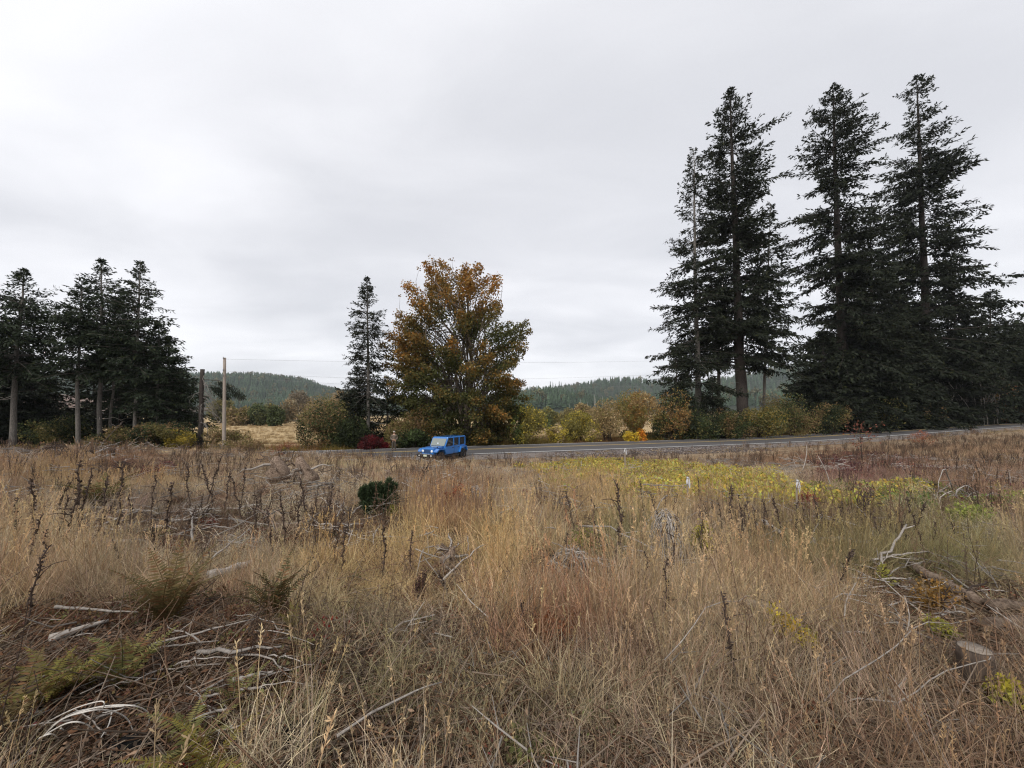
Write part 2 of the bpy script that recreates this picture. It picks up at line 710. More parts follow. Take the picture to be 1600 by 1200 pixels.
def scatter(name, label, cat, coll, P, idx, rot, scl, tint):
    me = bpy.data.meshes.new(name)
    n = len(P)
    me.vertices.add(n)
    me.vertices.foreach_set('co', np.asarray(P, np.float32).ravel())
    for nm, ty, data, key in (('idx', 'INT', np.asarray(idx, np.int32), 'value'), ('rot', 'FLOAT_VECTOR', np.asarray(rot, np.float32), 'vector'), ('scl', 'FLOAT_VECTOR', np.asarray(scl, np.float32), 'vector')):
        me.attributes.new(nm, ty, 'POINT').data.foreach_set(key, data.ravel())
    c = np.ones((n, 4), np.float32)
    c[:, :3] = tint
    me.attributes.new('itint', 'FLOAT_COLOR', 'POINT').data.foreach_set('color', c.ravel())
    o = part(name, me)
    md = o.modifiers.new('scatter', 'NODES')
    md.node_group = SCATTER
    md[SOCK] = coll
    return tag(o, label, cat, kind='stuff')


# ------------------------------------------------------------------ hill forest
def far_conifer(seed):
    rs = np.random.RandomState(seed)
    mb = MB()
    mb.tube([(0, 0, 0), (0, 0, 1)], [.02, .004], 4, (1.2, 1, .8))
    n = 9
    for k in range(n):
        u = .12 + .86 * k / n
        r = .20 * (1.05 - u) ** .85 + .015
        m = 7
        th = np.linspace(0, 2 * np.pi, m, endpoint=False) + rs.rand() * 6
        rr = r * (.6 + .7 * rs.rand(m))
        top = np.array([[0, 0, u + .13]])
        ring = np.column_stack([np.cos(th) * rr, np.sin(th) * rr, u - .03 - .06 * rs.rand(m)])
        V = np.vstack([ring, top])
        j = np.arange(m)
        g = .75 + .5 * rs.rand()
        mb.add(V, None, np.stack([j, (j + 1) % m, np.full(m, m)], -1), (g, g, g))
    return mb.mesh('hill_tree', M['far_needle'])


def far_round(seed):
    rs = np.random.RandomState(seed)
    mb = MB()
    mb.tube([(0, 0, 0), (0, 0, .5)], [.025, .015], 4, (1, .9, .8))
    n = 130
    d = rdirs(n, rs)
    p = d * (.25 + .15 * rs.rand(n, 1)) * [1, 1, 1.1] + [0, 0, .6]
    ax = rdirs(n, rs)
    mb.leaves(p, ax, perp(ax, rs), .16, .13, np.ones((n, 3)) * (.7 + .6 * rs.rand(n, 1)))
    return mb.mesh('hill_round', M['far_needle'])


def far_snag(seed):
    mb = MB()
    mb.tube([(0, 0, 0), (.01, 0, .5), (0, 0, 1)], [.018, .013, .004], 5, (1, 1, 1))
    return mb.mesh('hill_snag', M['far_needle'])


def hill_forest():
    rs = np.random.RandomState(21)
    coll = proto_coll('hill_tree', [far_conifer(i) for i in range(4)] + [far_round(9), far_snag(1)])
    P, I, S, T = [], [], [], []

    def region(px0, px1, y0, y1, n, hgt, cond=None):
        Y = y0 + (y1 - y0) * rs.rand(n)
        px = px0 + (px1 - px0) * rs.rand(n)
        X = (px - 800) / F * Y
        hh = hill_h(X, Y)
        ok = hh > 3.0
        if cond is not None:
            ok &= cond(X, Y, hh)
        X, Y = X[ok], Y[ok]
        k = len(X)
        patch = fbm(X, Y, 130, 31)
        h = hgt * (.75 + .5 * rs.rand(k)) * (.75 + .5 * sstep(.35, .65, patch))
        P.append(np.column_stack([X, Y, H(X, Y) - .3]))
        ii = rs.randint(0, 4, k)
        rd = rs.rand(k) < .05
        ii[rd] = 4
        I.append(ii)
        S.append(np.column_stack([h * (.85 + .3 * rs.rand(k)), h * (.85 + .3 * rs.rand(k)), h]))
        g = np.array([.042, .064, .036]) * (.65 + .75 * rs.rand(k, 1)) * (.8 + .5 * patch[:, None])
        g[rd] = np.array([.13, .12, .06]) * (.7 + .5 * rs.rand(rd.sum(), 1))
        T.append(g)
    noclear = lambda X, Y, h: ~((np.abs(X + 640) < 90) & (np.abs(Y - 540) < 220))
    region(-450, 640, 700, 1500, 15000, 15, noclear)
    region(640, 2300, 900, 1600, 13000, 16)
    region(740, 2200, 540, 800, 7500, 20)
    region(-600, 200, 330, 640, 1500, 14, noclear)
    n0 = sum(len(p) for p in P)
    # pale dead trunks in front of the near ridge and a few tall seed trees on the skyline
    for px, py, Y, h in [(907, 640, 560, 19), (918, 640, 565, 15), (929, 640, 560, 26), (931, 641, 570, 22), (942, 640, 560, 24), (942, 641, 575, 18), (955, 642, 565, 13), (890, 640, 570, 13)]:
        p = at(px, py, Y)
        P.append([[p[0], Y, Hs(p[0], Y) - .5]])
        I.append([5])
        S.append([[h, h, h]])
        T.append([[.34, .31, .28]])
    for px, Y, h in [(860, 1335, 33), (864, 1340, 28), (874, 1345, 30), (877, 1340, 26), (990, 1350, 26), (884, 1340, 20), (868, 1330, 22)]:
        X = (px - 800) / F * Y
        P.append([[X, Y, Hs(X, Y)]])
        I.append([rs.randint(0, 4)])
        S.append([[h * .55, h * .55, h]])
        T.append([[.05, .065, .05]])
    P, I, S, T = np.vstack(P), np.concatenate(I), np.vstack(S), np.vstack(T)
    R = np.column_stack([np.zeros(len(P)), np.zeros(len(P)), rs.rand(len(P)) * 6.28])
    scatter('hill_forest', 'dark blue-green conifer forest covering the far hills', 'forest', coll, P, I, R, S, T)


hill_forest()

# ------------------------------------------------------------------ conifers
GREEN = np.array([.0145, .0190, .0098])


def conifer(name, label, base, top, r0, cf, prof, nb, seed, group=None, spray=.42, bark='bark', droop=.28, rise=.5, tint=GREEN, dead=0, dens=1., wob=.15, extra=(), gap=0., bare_from=.12):
    rs = np.random.RandomState(seed)
    base, top = np.asarray(base, float), np.asarray(top, float)
    Ht = top[2] - base[2]
    root = thing(name, label, 'tree', base, group)
    us = np.linspace(0, 1, 14)
    off = np.column_stack([np.cumsum(rs.normal(size=14)), np.cumsum(rs.normal(size=14)), np.zeros(14)]) * wob * .25
    off -= us[:, None] * off[-1]
    path = (top - base)[None] * us[:, None] + off
    rad = r0 * (1 - us) ** .85 + .025
    rad[0] *= 1.25
    wood = MB()
    wood.tube(path - [0, 0, .3] * (us[:, None] == 0), rad, 10, rough=.10, rs=rs)
    tp = lambda u: np.array([np.interp(u, us, path[:, k]) for k in range(3)])
    cr = MB()
    bl = []
    for i in range(int(nb * 1.30)):
        u = cf + (1 - cf) * (rs.rand() ** .92)
        bl.append((u, rs.rand() * 2 * np.pi, prof((u - cf) / (1 - cf)) * (.62 + .55 * rs.rand()), None))
    bl += [(u, az, L, e) for (u, az, L, e) in extra]
    gdir = rs.rand(6) * 2 * np.pi
    for (u, az, L, e0) in bl:
        v = (u - cf) / (1 - cf)
        if gap and e0 is None and vnoise(u * 11, az * 1.1, 1, seed) < gap:
            continue
        p0 = tp(u)
        hd = np.array([math.cos(az), math.sin(az), 0])
        sd_ = np.array([-hd[1], hd[0], 0])
        a = e0 if e0 is not None else (-.12 + rise * v ** 1.2 + rs.normal() * .20)
        d = droop * (1 - .7 * v) * (.7 + .6 * rs.rand())
        s = np.linspace(0, 1, 7)
        bp = p0 + hd * L * s[:, None] + np.array([0, 0, 1.]) * (L * (a * s - d * s ** 2 + .45 * d * s ** 3))[:, None] + sd_ * (np.sin(s * 3 + rs.rand() * 6) * .04 * L)[:, None]
        br = min(.012 * L + .012, float(np.interp(u, us, rad)) * .6)
        wood.tube(bp, np.linspace(br, .006, 7), 3, cap=False, col=(.75, .72, .7))
        ntw = max(8, int(L / .15 * dens))
        st = bare_from + (1 - bare_from) * rs.rand(ntw)
        sgn = np.where(rs.rand(ntw) < .5, -1., 1.)
        tl = (.24 * L * (1.08 - st) + .30 * (1 - .75 * v ** 3)) * (.55 + .7 * rs.rand(ntw))
        tb = np.column_stack([np.interp(st, s, bp[:, k]) for k in range(3)])
        td = unit(hd * (.75 + .3 * rs.rand(ntw, 1)) + sd_ * (sgn * (.35 + .7 * rs.rand(ntw)))[:, None] + np.array([0, 0, 1.]) * (a * .5 - .22 - .28 * (1 - v) + .30 * rs.normal(size=ntw))[:, None])
        m = np.maximum(2, (tl / (spray * .34)).astype(int))
        k = np.repeat(np.arange(ntw), m)
        w = rs.rand(len(k))
        q0 = tb[k] + td[k] * (tl[k] * w)[:, None] + rs.normal(size=(len(k), 3)) * .05
        ax = unit(td[k] + rs.normal(size=(len(k), 3)) * .42 + [0, 0, -.32 * (1 - v)])
        sv = perp(ax, rs)
        col = tint * (.6 + .75 * rs.rand(len(k), 1)) * (1 + .25 * (st[k][:, None] - .5))
        yel = rs.rand(len(k)) < .06
        col[yel] = col[yel] * [1.7, 1.45, .9]
        cr.leaves(q0, ax, sv, spray * (1 - .4 * v ** 4) * (.55 + .8 * rs.rand(len(k))), spray * .30 * (.6 + .8 * rs.rand(len(k))), col)
    # leader shoot
    n = 90
    z = 1 - .085 * rs.rand(n)
    q0 = np.array([tp(k) for k in z])
    ax = unit(rs.normal(size=(n, 3)) * [1, 1, .4] + [0, 0, .9])
    cr.leaves(q0, ax, perp(ax, rs), spray * (.3 + .5 * rs.rand(n)) * (.25 + 9 * (1 - z)), spray * .13, np.ones((n, 1)) * tint * 1.1)
    tr = wood.build('trunk', M[bark], root, smooth=True)
    for j in range(dead):
        u = .12 + (cf - .08) * rs.rand()
        az = rs.rand() * 6.28
        L = .8 + 1.6 * rs.rand()
        db = MB()
        s = np.linspace(0, 1, 5)
        hd = np.array([math.cos(az), math.sin(az), 0])
        db.tube(tp(u) + hd * L * s[:, None] + np.array([0, 0, 1]) * (L * (-.25 * s + .12 * s * s + .05 * rs.normal(size=5)))[:, None], np.linspace(.028, .006, 5), 4)
        db.build('dead_branch', M['twig_grey'], root)
    cr.build('crown', M['needle'], root)
    return root


def lin(*pts):
    xs, ys = [p[0] for p in pts], [p[1] for p in pts]
    return lambda v: float(np.interp(v, xs, ys))


def tree_px(bpx, Y, tpx, tpy, sink=.15):
    """base point on the ground and top point from pixels"""
    X = (bpx - 800) / F * Y
    zb = Hs(X, Y)
    # refine X so the base projects to bpx
    for _ in range(3):
        p = project(X, Y, zb)
        X += (bpx - p[0]) * Y / F
        zb = Hs(X, Y)
    t = at(tpx, tpy, Y)
    return (X, Y, zb - sink), t


GR = 'tall firs beyond the road'
GL = 'conifers in the stand by the broken snag'
b, t = tree_px(1160, 57, 1141, 140)
conifer('fir_tree', 'tallest dense fir with thick bare lower trunk, one limb jutting near its top', b, t, .80, .20,
        lin((0, 8.5), (.15, 7.6), (.4, 5.0), (.6, 5.3), (.75, 4.5), (.87, 2.9), (.95, 1.1), (1, .1)), 300, 11, GR, .62, dead=5, gap=.20, rise=.75,
        extra=[(.83, -.15, 8.2, .62), (.70, -.05, 8.6, .42), (.66, 3.3, 6.5, .3)])
b, t = tree_px(1093, 56, 1084, 232)
conifer('fir_tree', 'pale-trunked fir leaning against the tallest fir with foliage down its open side', b, t, .42, .10,
        lin((0, 6.2), (.3, 6.2), (.55, 4.4), (.8, 2.4), (1, .4)), 200, 12, GR, .55, bark='bark_pale', rise=.55, gap=.22, dead=4)
b, t = tree_px(1124, 59, 1122, 430)
conifer('fir_tree', 'thin grey-trunked fir standing between two thicker trunks', b, t, .30, .42,
        lin((0, 2.6), (.5, 2.0), (1, .3)), 50, 13, GR, .5, bark='bark_pale', gap=.3, dead=5)
b, t = tree_px(1191, 58, 1204, 318)
conifer('fir_tree', 'slender fir on a thin pale bare stem beside the thickest trunk', b, t, .20, .30,
        lin((0, 4.6), (.2, 4.8), (.5, 4.2), (.8, 2.2), (1, .3)), 120, 14, GR, .55, bark='bark_pale', gap=.30, droop=.6, dead=4)
b, t = tree_px(1322, 63, 1301, 131)
conifer('fir_tree', 'very tall ragged fir with gaps between drooping limbs in its crown', b, t, .80, .17,
        lin((0, 7.5), (.18, 7.6), (.35, 7.2), (.5, 7.4), (.62, 5.2), (.75, 6.2), (.86, 4.2), (.94, 1.8), (1, .1)), 290, 15, GR, .66, gap=.30, rise=.5, droop=.45,
        extra=[(.88, .1, 8.0, .35), (.62, 3.2, 10.5, -.12), (.79, 3.3, 8.6, -.05), (.56, 3.0, 10.5, 0.)])
b, t = tree_px(1362, 65, 1360, 330)
conifer('fir_tree', 'shorter dark fir filling the gap between two very tall firs', b, t, .42, .06,
        lin((0, 8.0), (.3, 7.0), (.6, 5.2), (.85, 3.4), (1, .5)), 230, 16, GR, .62, gap=.18)
b, t = tree_px(1452, 67, 1432, 119)
conifer('fir_tree', 'very tall fir with bare trunk showing below its tufted top', b, t, .75, .14,
        lin((0, 9.5), (.15, 12.5), (.3, 9), (.45, 7.2), (.6, 6.6), (.72, 5.4), (.84, 3.8), (.9, 1.6), (.94, 2.6), (.975, 1.3), (1, .1)), 290, 17, GR, .66, gap=.26, rise=.45,
        extra=[(.955, .2, 4.6, .3), (.945, 3.1, 4.0, .0), (.42, .0, 14.5, .05), (.44, .15, 13.0, .1)])
for (bpx, Y, tpx, tpy, w, lab, sd_) in [
        (1290, 62, 1285, 520, 7.0, 'low dark fir spreading at the foot of the ragged fir', 31),
        (1350, 63, 1345, 470, 8.5, 'broad dark fir under the gap between tall firs', 32),
        (1410, 66, 1405, 455, 8.5, 'dense black-green fir next to the tufted fir trunk', 33),
        (1490, 70, 1492, 440, 9.0, 'dense dark fir close behind the bare alder thicket', 34),
        (1545, 74, 1548, 455, 8.5, 'green pointed fir beside the roadside pole', 35),
        (1600, 78, 1604, 487, 8.5, 'bushy green fir behind the roadside pole', 36),
        (1665, 82, 1668, 470, 9.0, 'dark fir past the roadside pole', 37),
        (1385, 72, 1380, 400, 7.5, 'half hidden dark fir behind the broad firs', 38)]:
    b, t = tree_px(bpx, Y, tpx, tpy)
    conifer('fir_tree', lab, b, t, .35, .03, lin((0, w * .9), (.2, w), (.6, w * .6), (1, .5)), 210, sd_, 'low firs filling in below the tall firs', .70, gap=.10, droop=.35,
            tint=GREEN * (1.25 if bpx > 1520 else .95))
# low firs at the foot of the first pair
for (bpx, Y, tpx, tpy, w, lab, sd_) in [
        (1058, 53.5, 1056, 545, 4.2, 'young green fir spilling over the shrubs beside a pale trunk', 41),
        (1112, 54.5, 1112, 590, 3.0, 'small drooping fir in front of the pale trunk', 42)]:
    b, t = tree_px(bpx, Y, tpx, tpy)
    conifer('young_fir', lab, b, t, .14, .02, lin((0, w), (.4, w * .8), (1, .3)), 130, sd_, None, .42, gap=.1, tint=GREEN * 1.35)

# stand by the snag
for (bpx, Y, tpx, tpy, r, cf, w, nb, lab, sd_, bk) in [
        (20, 37, 38, 421, .36, .42, 5.6, 150, 'fir with thick pale bare trunk leaning at the edge of the stand', 51, 'bark_pale'),
        (122, 38, 128, 440, .26, .46, 4.0, 110, 'fir with straight pale trunk beside the gap in the stand', 52, 'bark_pale'),
        (156, 40, 158, 405, .30, .42, 4.9, 150, 'tallest fir in the stand with pale grey trunk', 53, 'bark_pale'),
        (172, 41, 186, 470, .18, .50, 3.4, 80, 'fir with thin leaning trunk beside the tallest in the stand', 54, 'bark_pale'),
        (211, 40, 219, 407, .26, .40, 4.6, 140, 'pointed fir with slim pale trunk in the stand', 55, 'bark_pale'),
        (243, 41, 248, 505, .16, .36, 4.2, 110, 'short fir with thin pale trunk at the snag end of the stand', 56, 'bark_pale'),
        (188, 44, 190, 520, .14, .30, 3.6, 80, 'thin dark fir deep inside the stand', 57, 'bark'),
        (268, 42, 262, 525, .15, .12, 4.4, 120, 'low spreading fir beside the broken snag', 58, 'bark')]:
    b, t = tree_px(bpx, Y, tpx, tpy)
    w, r = w * .80, r * .66
    conifer('fir_tree', lab, b, t, r, cf, lin((0, w * .85), (.25, w), (.5, w * .78), (.75, w * .40), (.9, w * .14), (1, .05)), int(nb * 1.15), sd_, GL, .38, bark=bk, gap=.27, rise=.75, dead=5,
            tint=GREEN * np.array([1.35, 1.5, 1.4]))
for (bpx, Y, tpx, tpy, w, lab, sd_) in [
        (-40, 40, -42, 470, 5.5, 'dark fir with foliage to the ground at the edge of the stand', 61),
        (48, 44, 52, 560, 5.0, 'low dark fir behind the thick pale trunk', 62),
        (5, 46, 8, 520, 5.2, 'shaded dark fir behind the leaning pale trunk', 65),
        (150, 47, 148, 560, 3.6, 'dark understorey fir behind the tallest trunk of the stand', 63),
        (215, 47, 213, 545, 4.2, 'dark understorey fir behind the slim pale trunks', 64),
        (275, 48, 272, 575, 3.6, 'dark understorey fir behind the snag', 66)]:
    b, t = tree_px(bpx, Y, tpx, tpy)
    conifer('fir_tree', lab, b, t, .2, .02, lin((0, w), (.3, w), (.7, w * .6), (1, .4)), 150, sd_, 'low firs inside the stand', .46, gap=.08)

# lone slim spruce beside the maple
b, t = tree_px(577, 42, 573, 434)
conifer('spruce_tree', 'lone slim spruce with bare white middle trunk beside the orange maple', b, t, .19, .30,
        lin((0, 2.9), (.12, 2.6), (.26, 1.5), (.38, 2.2), (.6, 2.1), (.8, 1.0), (.9, .5), (1, .1)), 190, 71, None, .34, bark='bark_pale', droop=.75, rise=.9, gap=.24, dead=6,
        extra=[(.31, 3.2, 3.6, .1), (.33, 2.9, 3.2, .15), (.36, .2, 2.4, .0)])
b, t = tree_px(560, 43, 562, 575)
conifer('young_spruce', 'dark bushy young spruce at the foot of the lone slim spruce', b, t, .12, .02, lin((0, 2.9), (.5, 2.6), (.8, 1.6), (1, .4)), 150, 72, None, .34, droop=.5)
b, t = tree_px(603, 44, 606, 590)
conifer('young_spruce', 'dark young spruce squeezed between the slim spruce and the maple', b, t, .12, .02, lin((0, 2.2), (.5, 2.0), (1, .3)), 110, 73, None, .34, droop=.5)


# ------------------------------------------------------------------ broken snag with torn dead limbs
def snag():
    b, t = tree_px(311, 40, 312, 577)
    rs = np.random.RandomState(5)
    Ht = t[2] - b[2]
    root = thing('broken_snag', 'dark broken-topped dead trunk hung with torn grey limbs', 'tree', b)
    w = MB()
    s = np.linspace(0, 1, 12)
    w.tube(np.column_stack([.05 * np.sin(s * 5), .04 * np.cos(s * 4), Ht * s]), np.interp(s, [0, .1, 1], [.28, .22, .19]), 12, rough=.12, rs=rs)
    w.build('trunk', M['bark'], root, True)
    for i in range(26):
        u = .25 + .74 * rs.rand()
        az = rs.choice([rs.normal(-.1, .5), rs.rand() * 6.28], p=[.75, .25])
        L = (1.2 + 2.2 * rs.rand()) * (1.0 if abs(az) < 1 else .6)
        hd = np.array([math.cos(az), math.sin(az), 0])
        k = np.linspace(0, 1, 6)
        p = np.array([0, 0, Ht * u]) + hd * (L * .75 * k)[:, None] + np.array([0, 0, 1]) * (L * (.15 * k - (.7 + .5 * rs.rand()) * k * k))[:, None] + rs.normal(size=(6, 3)) * .05
        d = MB()
        d.tube(p, np.linspace(.035, .008, 6), 4, np.ones(3) * .55)
        for j in range(5):
            q = p[2 + j % 4]
            d.tube([q, q + [hd[0] * .3 + rs.normal() * .25, rs.normal() * .25, -.35 - .4 * rs.rand()]], [.012, .004], 3, np.ones(3) * .55)
        d.build('dead_limb', M['twig_grey'], root)
    # tuft of still-green needles hanging from the torn limb
    for (dx, z, L) in ((1.7, Ht * .86, 2.6), (1.1, Ht * .80, 1.6)):
        c = MB()
        n = 700
        kk = rs.rand(n)
        q0 = np.column_stack([dx + L * kk + rs.normal(size=n) * .12, rs.normal(size=n) * .35, z - .9 * kk ** 1.6 * L * .6 - rs.rand(n) * (.9 * (1 - abs(kk - .6)))])
        ax = unit(np.column_stack([rs.normal(size=n) * .4 + .2, rs.normal(size=n) * .4, -np.ones(n)]))
        c.leaves(q0, ax, perp(ax, rs), .3, .06, GREEN * (.6 + .7 * rs.rand(n, 1)))
        c.tube([(0, 0, z + .1), (dx, 0, z), (dx + L * .6, 0, z - .25 * L), (dx + L, 0, z - .6 * L)], [.05, .04, .02, .008], 4, (.08, .07, .06))
        c.build('needle_tuft', M['needle'], root)


snag()


# ------------------------------------------------------------------ maple
def maple():
    rs = np.random.RandomState(91)
    Y = 45.0
    b, _ = tree_px(731, Y, 731, 450)
    b = np.array(b)
    root = thing('maple_tree', 'big spreading maple turning rust orange beyond the parked blue car', 'tree', b)
    top = at(705, 412, Y)
    Ht = top[2] - b[2]
    px_m = Y / F
    wood = MB()
    ends = []

    def limb(p, d, L, r, depth):
        n = 7
        pts = [p]
        dd = unit(d)
        for k in range(n - 1):
            dd = unit(dd + rs.normal(size=3) * .10 + np.array([0, 0, .05]))
            pts.append(pts[-1] + dd * L / (n - 1))
        pts = np.array(pts)
        wood.tube(pts, np.linspace(r, r * .5, n), 8 if depth == 0 else 5, cap=False, rough=.05, rs=rs)
        if depth >= 3:
            ends.append((pts[-1], dd))
            ends.append((pts[3], dd))
            return
        nb = [5, 4, 4][depth]
        for k in range(nb):
            s = rs.randint(2, n) if k else n - 1
            side = unit(np.cross(dd, rdirs(1, rs)[0]))
            nd = unit(dd * .8 + side * (.55 + .35 * rs.rand()) + [0, 0, .1])
            tipq = pts[s] + nd * L * .7
            if math.hypot(tipq[0] + 1.1, tipq[1]) > 6.6 or tipq[2] > Ht - 2.5:
                continue
            limb(pts[s], nd, L * (.52 + .22 * rs.rand()), r * (.52 if k else .6), depth + 1)
    for (dx, dy, ang, az, L, r) in [(.0, 0, .06, .5, 10.5, .42), (-.75, .4, .12, 2.6, 9.5, .30), (.35, .5, .22, .3, 9.5, .24), (-2.0, .8, .26, 3.3, 7.0, .19), (-.4, 1.2, .30, 1.2, 9, .22), (.9, -.1, .50, -.2, 4.6, .15), (-1.2, -.2, .60, 3.0, 4.6, .14)]:
        limb(np.array([dx, dy, -.2]), np.array([math.sin(ang) * math.cos(az), math.sin(ang) * math.sin(az), math.cos(ang)]), L, r, 0)
    wood.build('trunk', M['bark_maple'], root, True)
    # crown outline measured on the photograph (half-widths per height), clumps hung on the limbs and filled inside that hull
    cx = (716 - 731) * px_m
    zl = [(640 - y) / F * Y + CAMZ - b[2] for y in (700, 680, 650, 610, 565, 520, 480, 450, 430, 412)]
    xr = [(828 - 60, 790, 812, 820, 828, 818, 806, 794, 760, 715)[i] for i in range(10)]
    xl = [680, 660, 632, 608, 604, 606, 614, 632, 650, 690]
    mb = MB()
    lobes_ = []
    while len(lobes_) < 240:
        z = zl[0] + (zl[-1] - zl[0]) * rs.rand() if len(lobes_) < 180 else zl[1] + (zl[5] - zl[1]) * rs.rand()
        l, r_ = np.interp(z, zl, xl), np.interp(z, zl, xr)
        cxx, hw = ((l + r_) / 2 - 731) * px_m, (r_ - l) / 2 * px_m
        a = rs.rand() * 6.28
        rr = .25 + .70 * math.sqrt(rs.rand()) if len(lobes_) < 180 else .7 + .25 * rs.rand()
        v = (z - zl[0]) / (zl[-1] - zl[0])
        if z < zl[2] and rr < .6:
            continue
        c = np.array([cxx + hw * rr * math.cos(a), .8 + hw * .85 * rr * math.sin(a), z])
        if any(np.linalg.norm((c - q[0]) * [1, 1, 1.2]) < .8 for q in lobes_):
            continue
        lobes_.append((c, a, rr, v))
    for (c, a, rr, v) in lobes_:
        out = unit(np.array([math.cos(a) * (.35 + rr), math.sin(a) * (.35 + rr), -.25 + 1.6 * v]))
        Lb = 1.1 + 1.0 * rs.rand()
        n = rs.randint(240, 420)
        k = rs.rand(n) * 2 - 1
        wd = .56 * (1.15 - .55 * k) * (.7 + .5 * rs.rand())
        p = c + out * (k * Lb * .85)[:, None] + np.clip(rs.normal(size=(n, 3)), -1.7, 1.7) * wd[:, None] * [.8, .8, .55]
        turn = np.clip(-.10 - .16 * math.cos(a) * (1 - v) + .42 * (rr - .5) * 2 + .40 * (v - .42) * 1.6 + (fbm(c[0] + 20, c[2], 2.8, 3) - .5) * 1.7 + .28 * k + .13 * rs.normal(size=n), 0, 1)[:, None]
        g = np.array([.085, .092, .030]) * (.55 + .6 * rs.rand(n, 1))
        o = np.where(rs.rand(n, 1) < .45, [[.35, .150, .032]], [[.27, .160, .045]]) * (.6 + .65 * rs.rand(n, 1))
        col = g * (1 - turn) + o * turn
        ax = unit(rdirs(n, rs) + [0, 0, -.5])
        mb.leaves(p, ax, perp(ax, rs), .15 + .16 * rs.rand(n), .13 + .14 * rs.rand(n), col, tip=.5)
        st_ = c - out * Lb * .8
        inn = np.array([st_[0] * .35, st_[1] * .35, max(2.0, st_[2] - 3.2)])
        mb.tube([c + out * Lb * .9, st_, st_ * .5 + inn * .5 + [0, 0, .25], inn], [.012, .035, .05, .06], 4, (.10, .08, .062), cap=False)
    # bare shoots above the crown
    for px, py in ((706, 405), (765, 432), (781, 430), (655, 420), (625, 462), (745, 440), (690, 415)):
        p = at(px, py, Y) - b
        mb.tube([p, p + [rs.normal() * .3, .3, -1.4], p + [rs.normal() * .4, .4, -3]], [.008, .02, .03], 3, (.12, .09, .07))
        n = 7
        ax = rdirs(n, rs)
        mb.leaves(p + rs.normal(size=(n, 3)) * .18, ax, perp(ax, rs), .25, .2, np.ones((n, 1)) * np.array([.20, .12, .05]))
    mb.build('crown', M['leaf'], root)


maple()


# ------------------------------------------------------------------ shrubs
def shrub(name, label, base, w, h, n, leaf, cols, seed, group=None, depth=None, stems=7, stem_mat='twig_dark', lobes=9, gap=.34, cat='shrub', hollow=.55, flat=0., dense=1.5, size=1.25):
    rs = np.random.RandomState(seed)
    root = thing(name, label, cat, base, group)
    d = depth or w
    lo = []
    for i in range(lobes):
        a = rs.rand() * 6.28
        r = .62 * math.sqrt(rs.rand())
        z = .24 + .46 * rs.rand()
        k = .24 + .16 * rs.rand()
        lo.append((r * math.cos(a) * .5 * w, r * math.sin(a) * .5 * d, z * h, k * w * .66, k * d * .66, k * h * .85))
    lo = np.array(lo)
    mb = MB()
    n = int(n * dense)
    gap = gap - .05
    k = rs.randint(0, lobes, n)
    dr = rdirs(n, rs)
    rr = hollow + (1.08 - hollow) * rs.rand(n) ** .7
    p = lo[k, :3] + dr * lo[k, 3:] * rr[:, None]
    p[:, 2] = np.abs(p[:, 2]) * (1 - flat)
    ok = fbm(p[:, 0] * 1.0 + p[:, 1] * .35 + 40, p[:, 2] + p[:, 1] * .4, .33 * w * .5 + .1, seed) > gap
    p = p[ok]
    n = len(p)
    cols = np.asarray(cols, float)
    sel = fbm(p[:, 0] + 9, p[:, 2] + p[:, 1], .4 * w * .5 + .1, seed + 3)
    ci = np.clip(((sel - .3) / .4 * len(cols) + rs.normal(size=n) * .6), 0, len(cols) - 1).astype(int)
    col = cols[ci] * (.6 + .7 * rs.rand(n, 1))
    ax = unit(rdirs(n, rs) + [0, 0, .25])
    mb.leaves(p, ax, perp(ax, rs), size * leaf * (.6 + .8 * rs.rand(n)), .62 * size * leaf * (.6 + .8 * rs.rand(n)), col)
    st = MB()
    for i in range(stems):
        l = lo[i % lobes]
        e = l[:3] + l[3:] * rs.normal(size=3) * .3
        s = np.linspace(0, 1, 5)[:, None]
        q = np.array([rs.normal() * .05 * w, rs.normal() * .05 * d, -.1]) * (1 - s) + e * s + np.array([0, 0, 1]) * (.12 * h * np.sin(s * math.pi))
        st.tube(q, np.linspace(.012 * h + .006, .004, 5), 4, cap=False)
        for j in range(4):
            b0 = q[2 + j % 3]
            st.tube([b0, b0 + rs.normal(size=3) * [.16 * w, .16 * d, .12 * h] + [0, 0, .12 * h]], [.006, .003], 3, cap=False)
    st.build('stem', M[stem_mat], root)
    mb.build('crown', M['leaf'], root)
    return root


OL, BR, YE, GN, RD, OR, TN = [.18, .155, .055], [.22, .14, .07], [.42, .32, .06], [.07, .09, .035], [.15, .016, .02], [.40, .12, .025], [.30, .22, .12]
DK = [.035, .045, .02]


def shrub_px(label, px, Y, w_px, h_px, n, leaf, cols, seed, name='roadside_shrub', **kw):
    b, _ = tree_px(px, Y, px, 600, .05)
    k = math.hypot(Y, b[0]) / F * (Y / math.hypot(Y, b[0]))
    f = (1.02 if px > 780 else 1.15) if Y < 100 else 1.0
    if 780 < px < 1060:
        cols = np.asarray(cols) * [1.2, 1.22, 1.1]
        kw.setdefault('gap', .40)
    return shrub(name, label, b, w_px * k * f, h_px * k * .96, n, leaf, cols, seed, lobes=13, **kw)


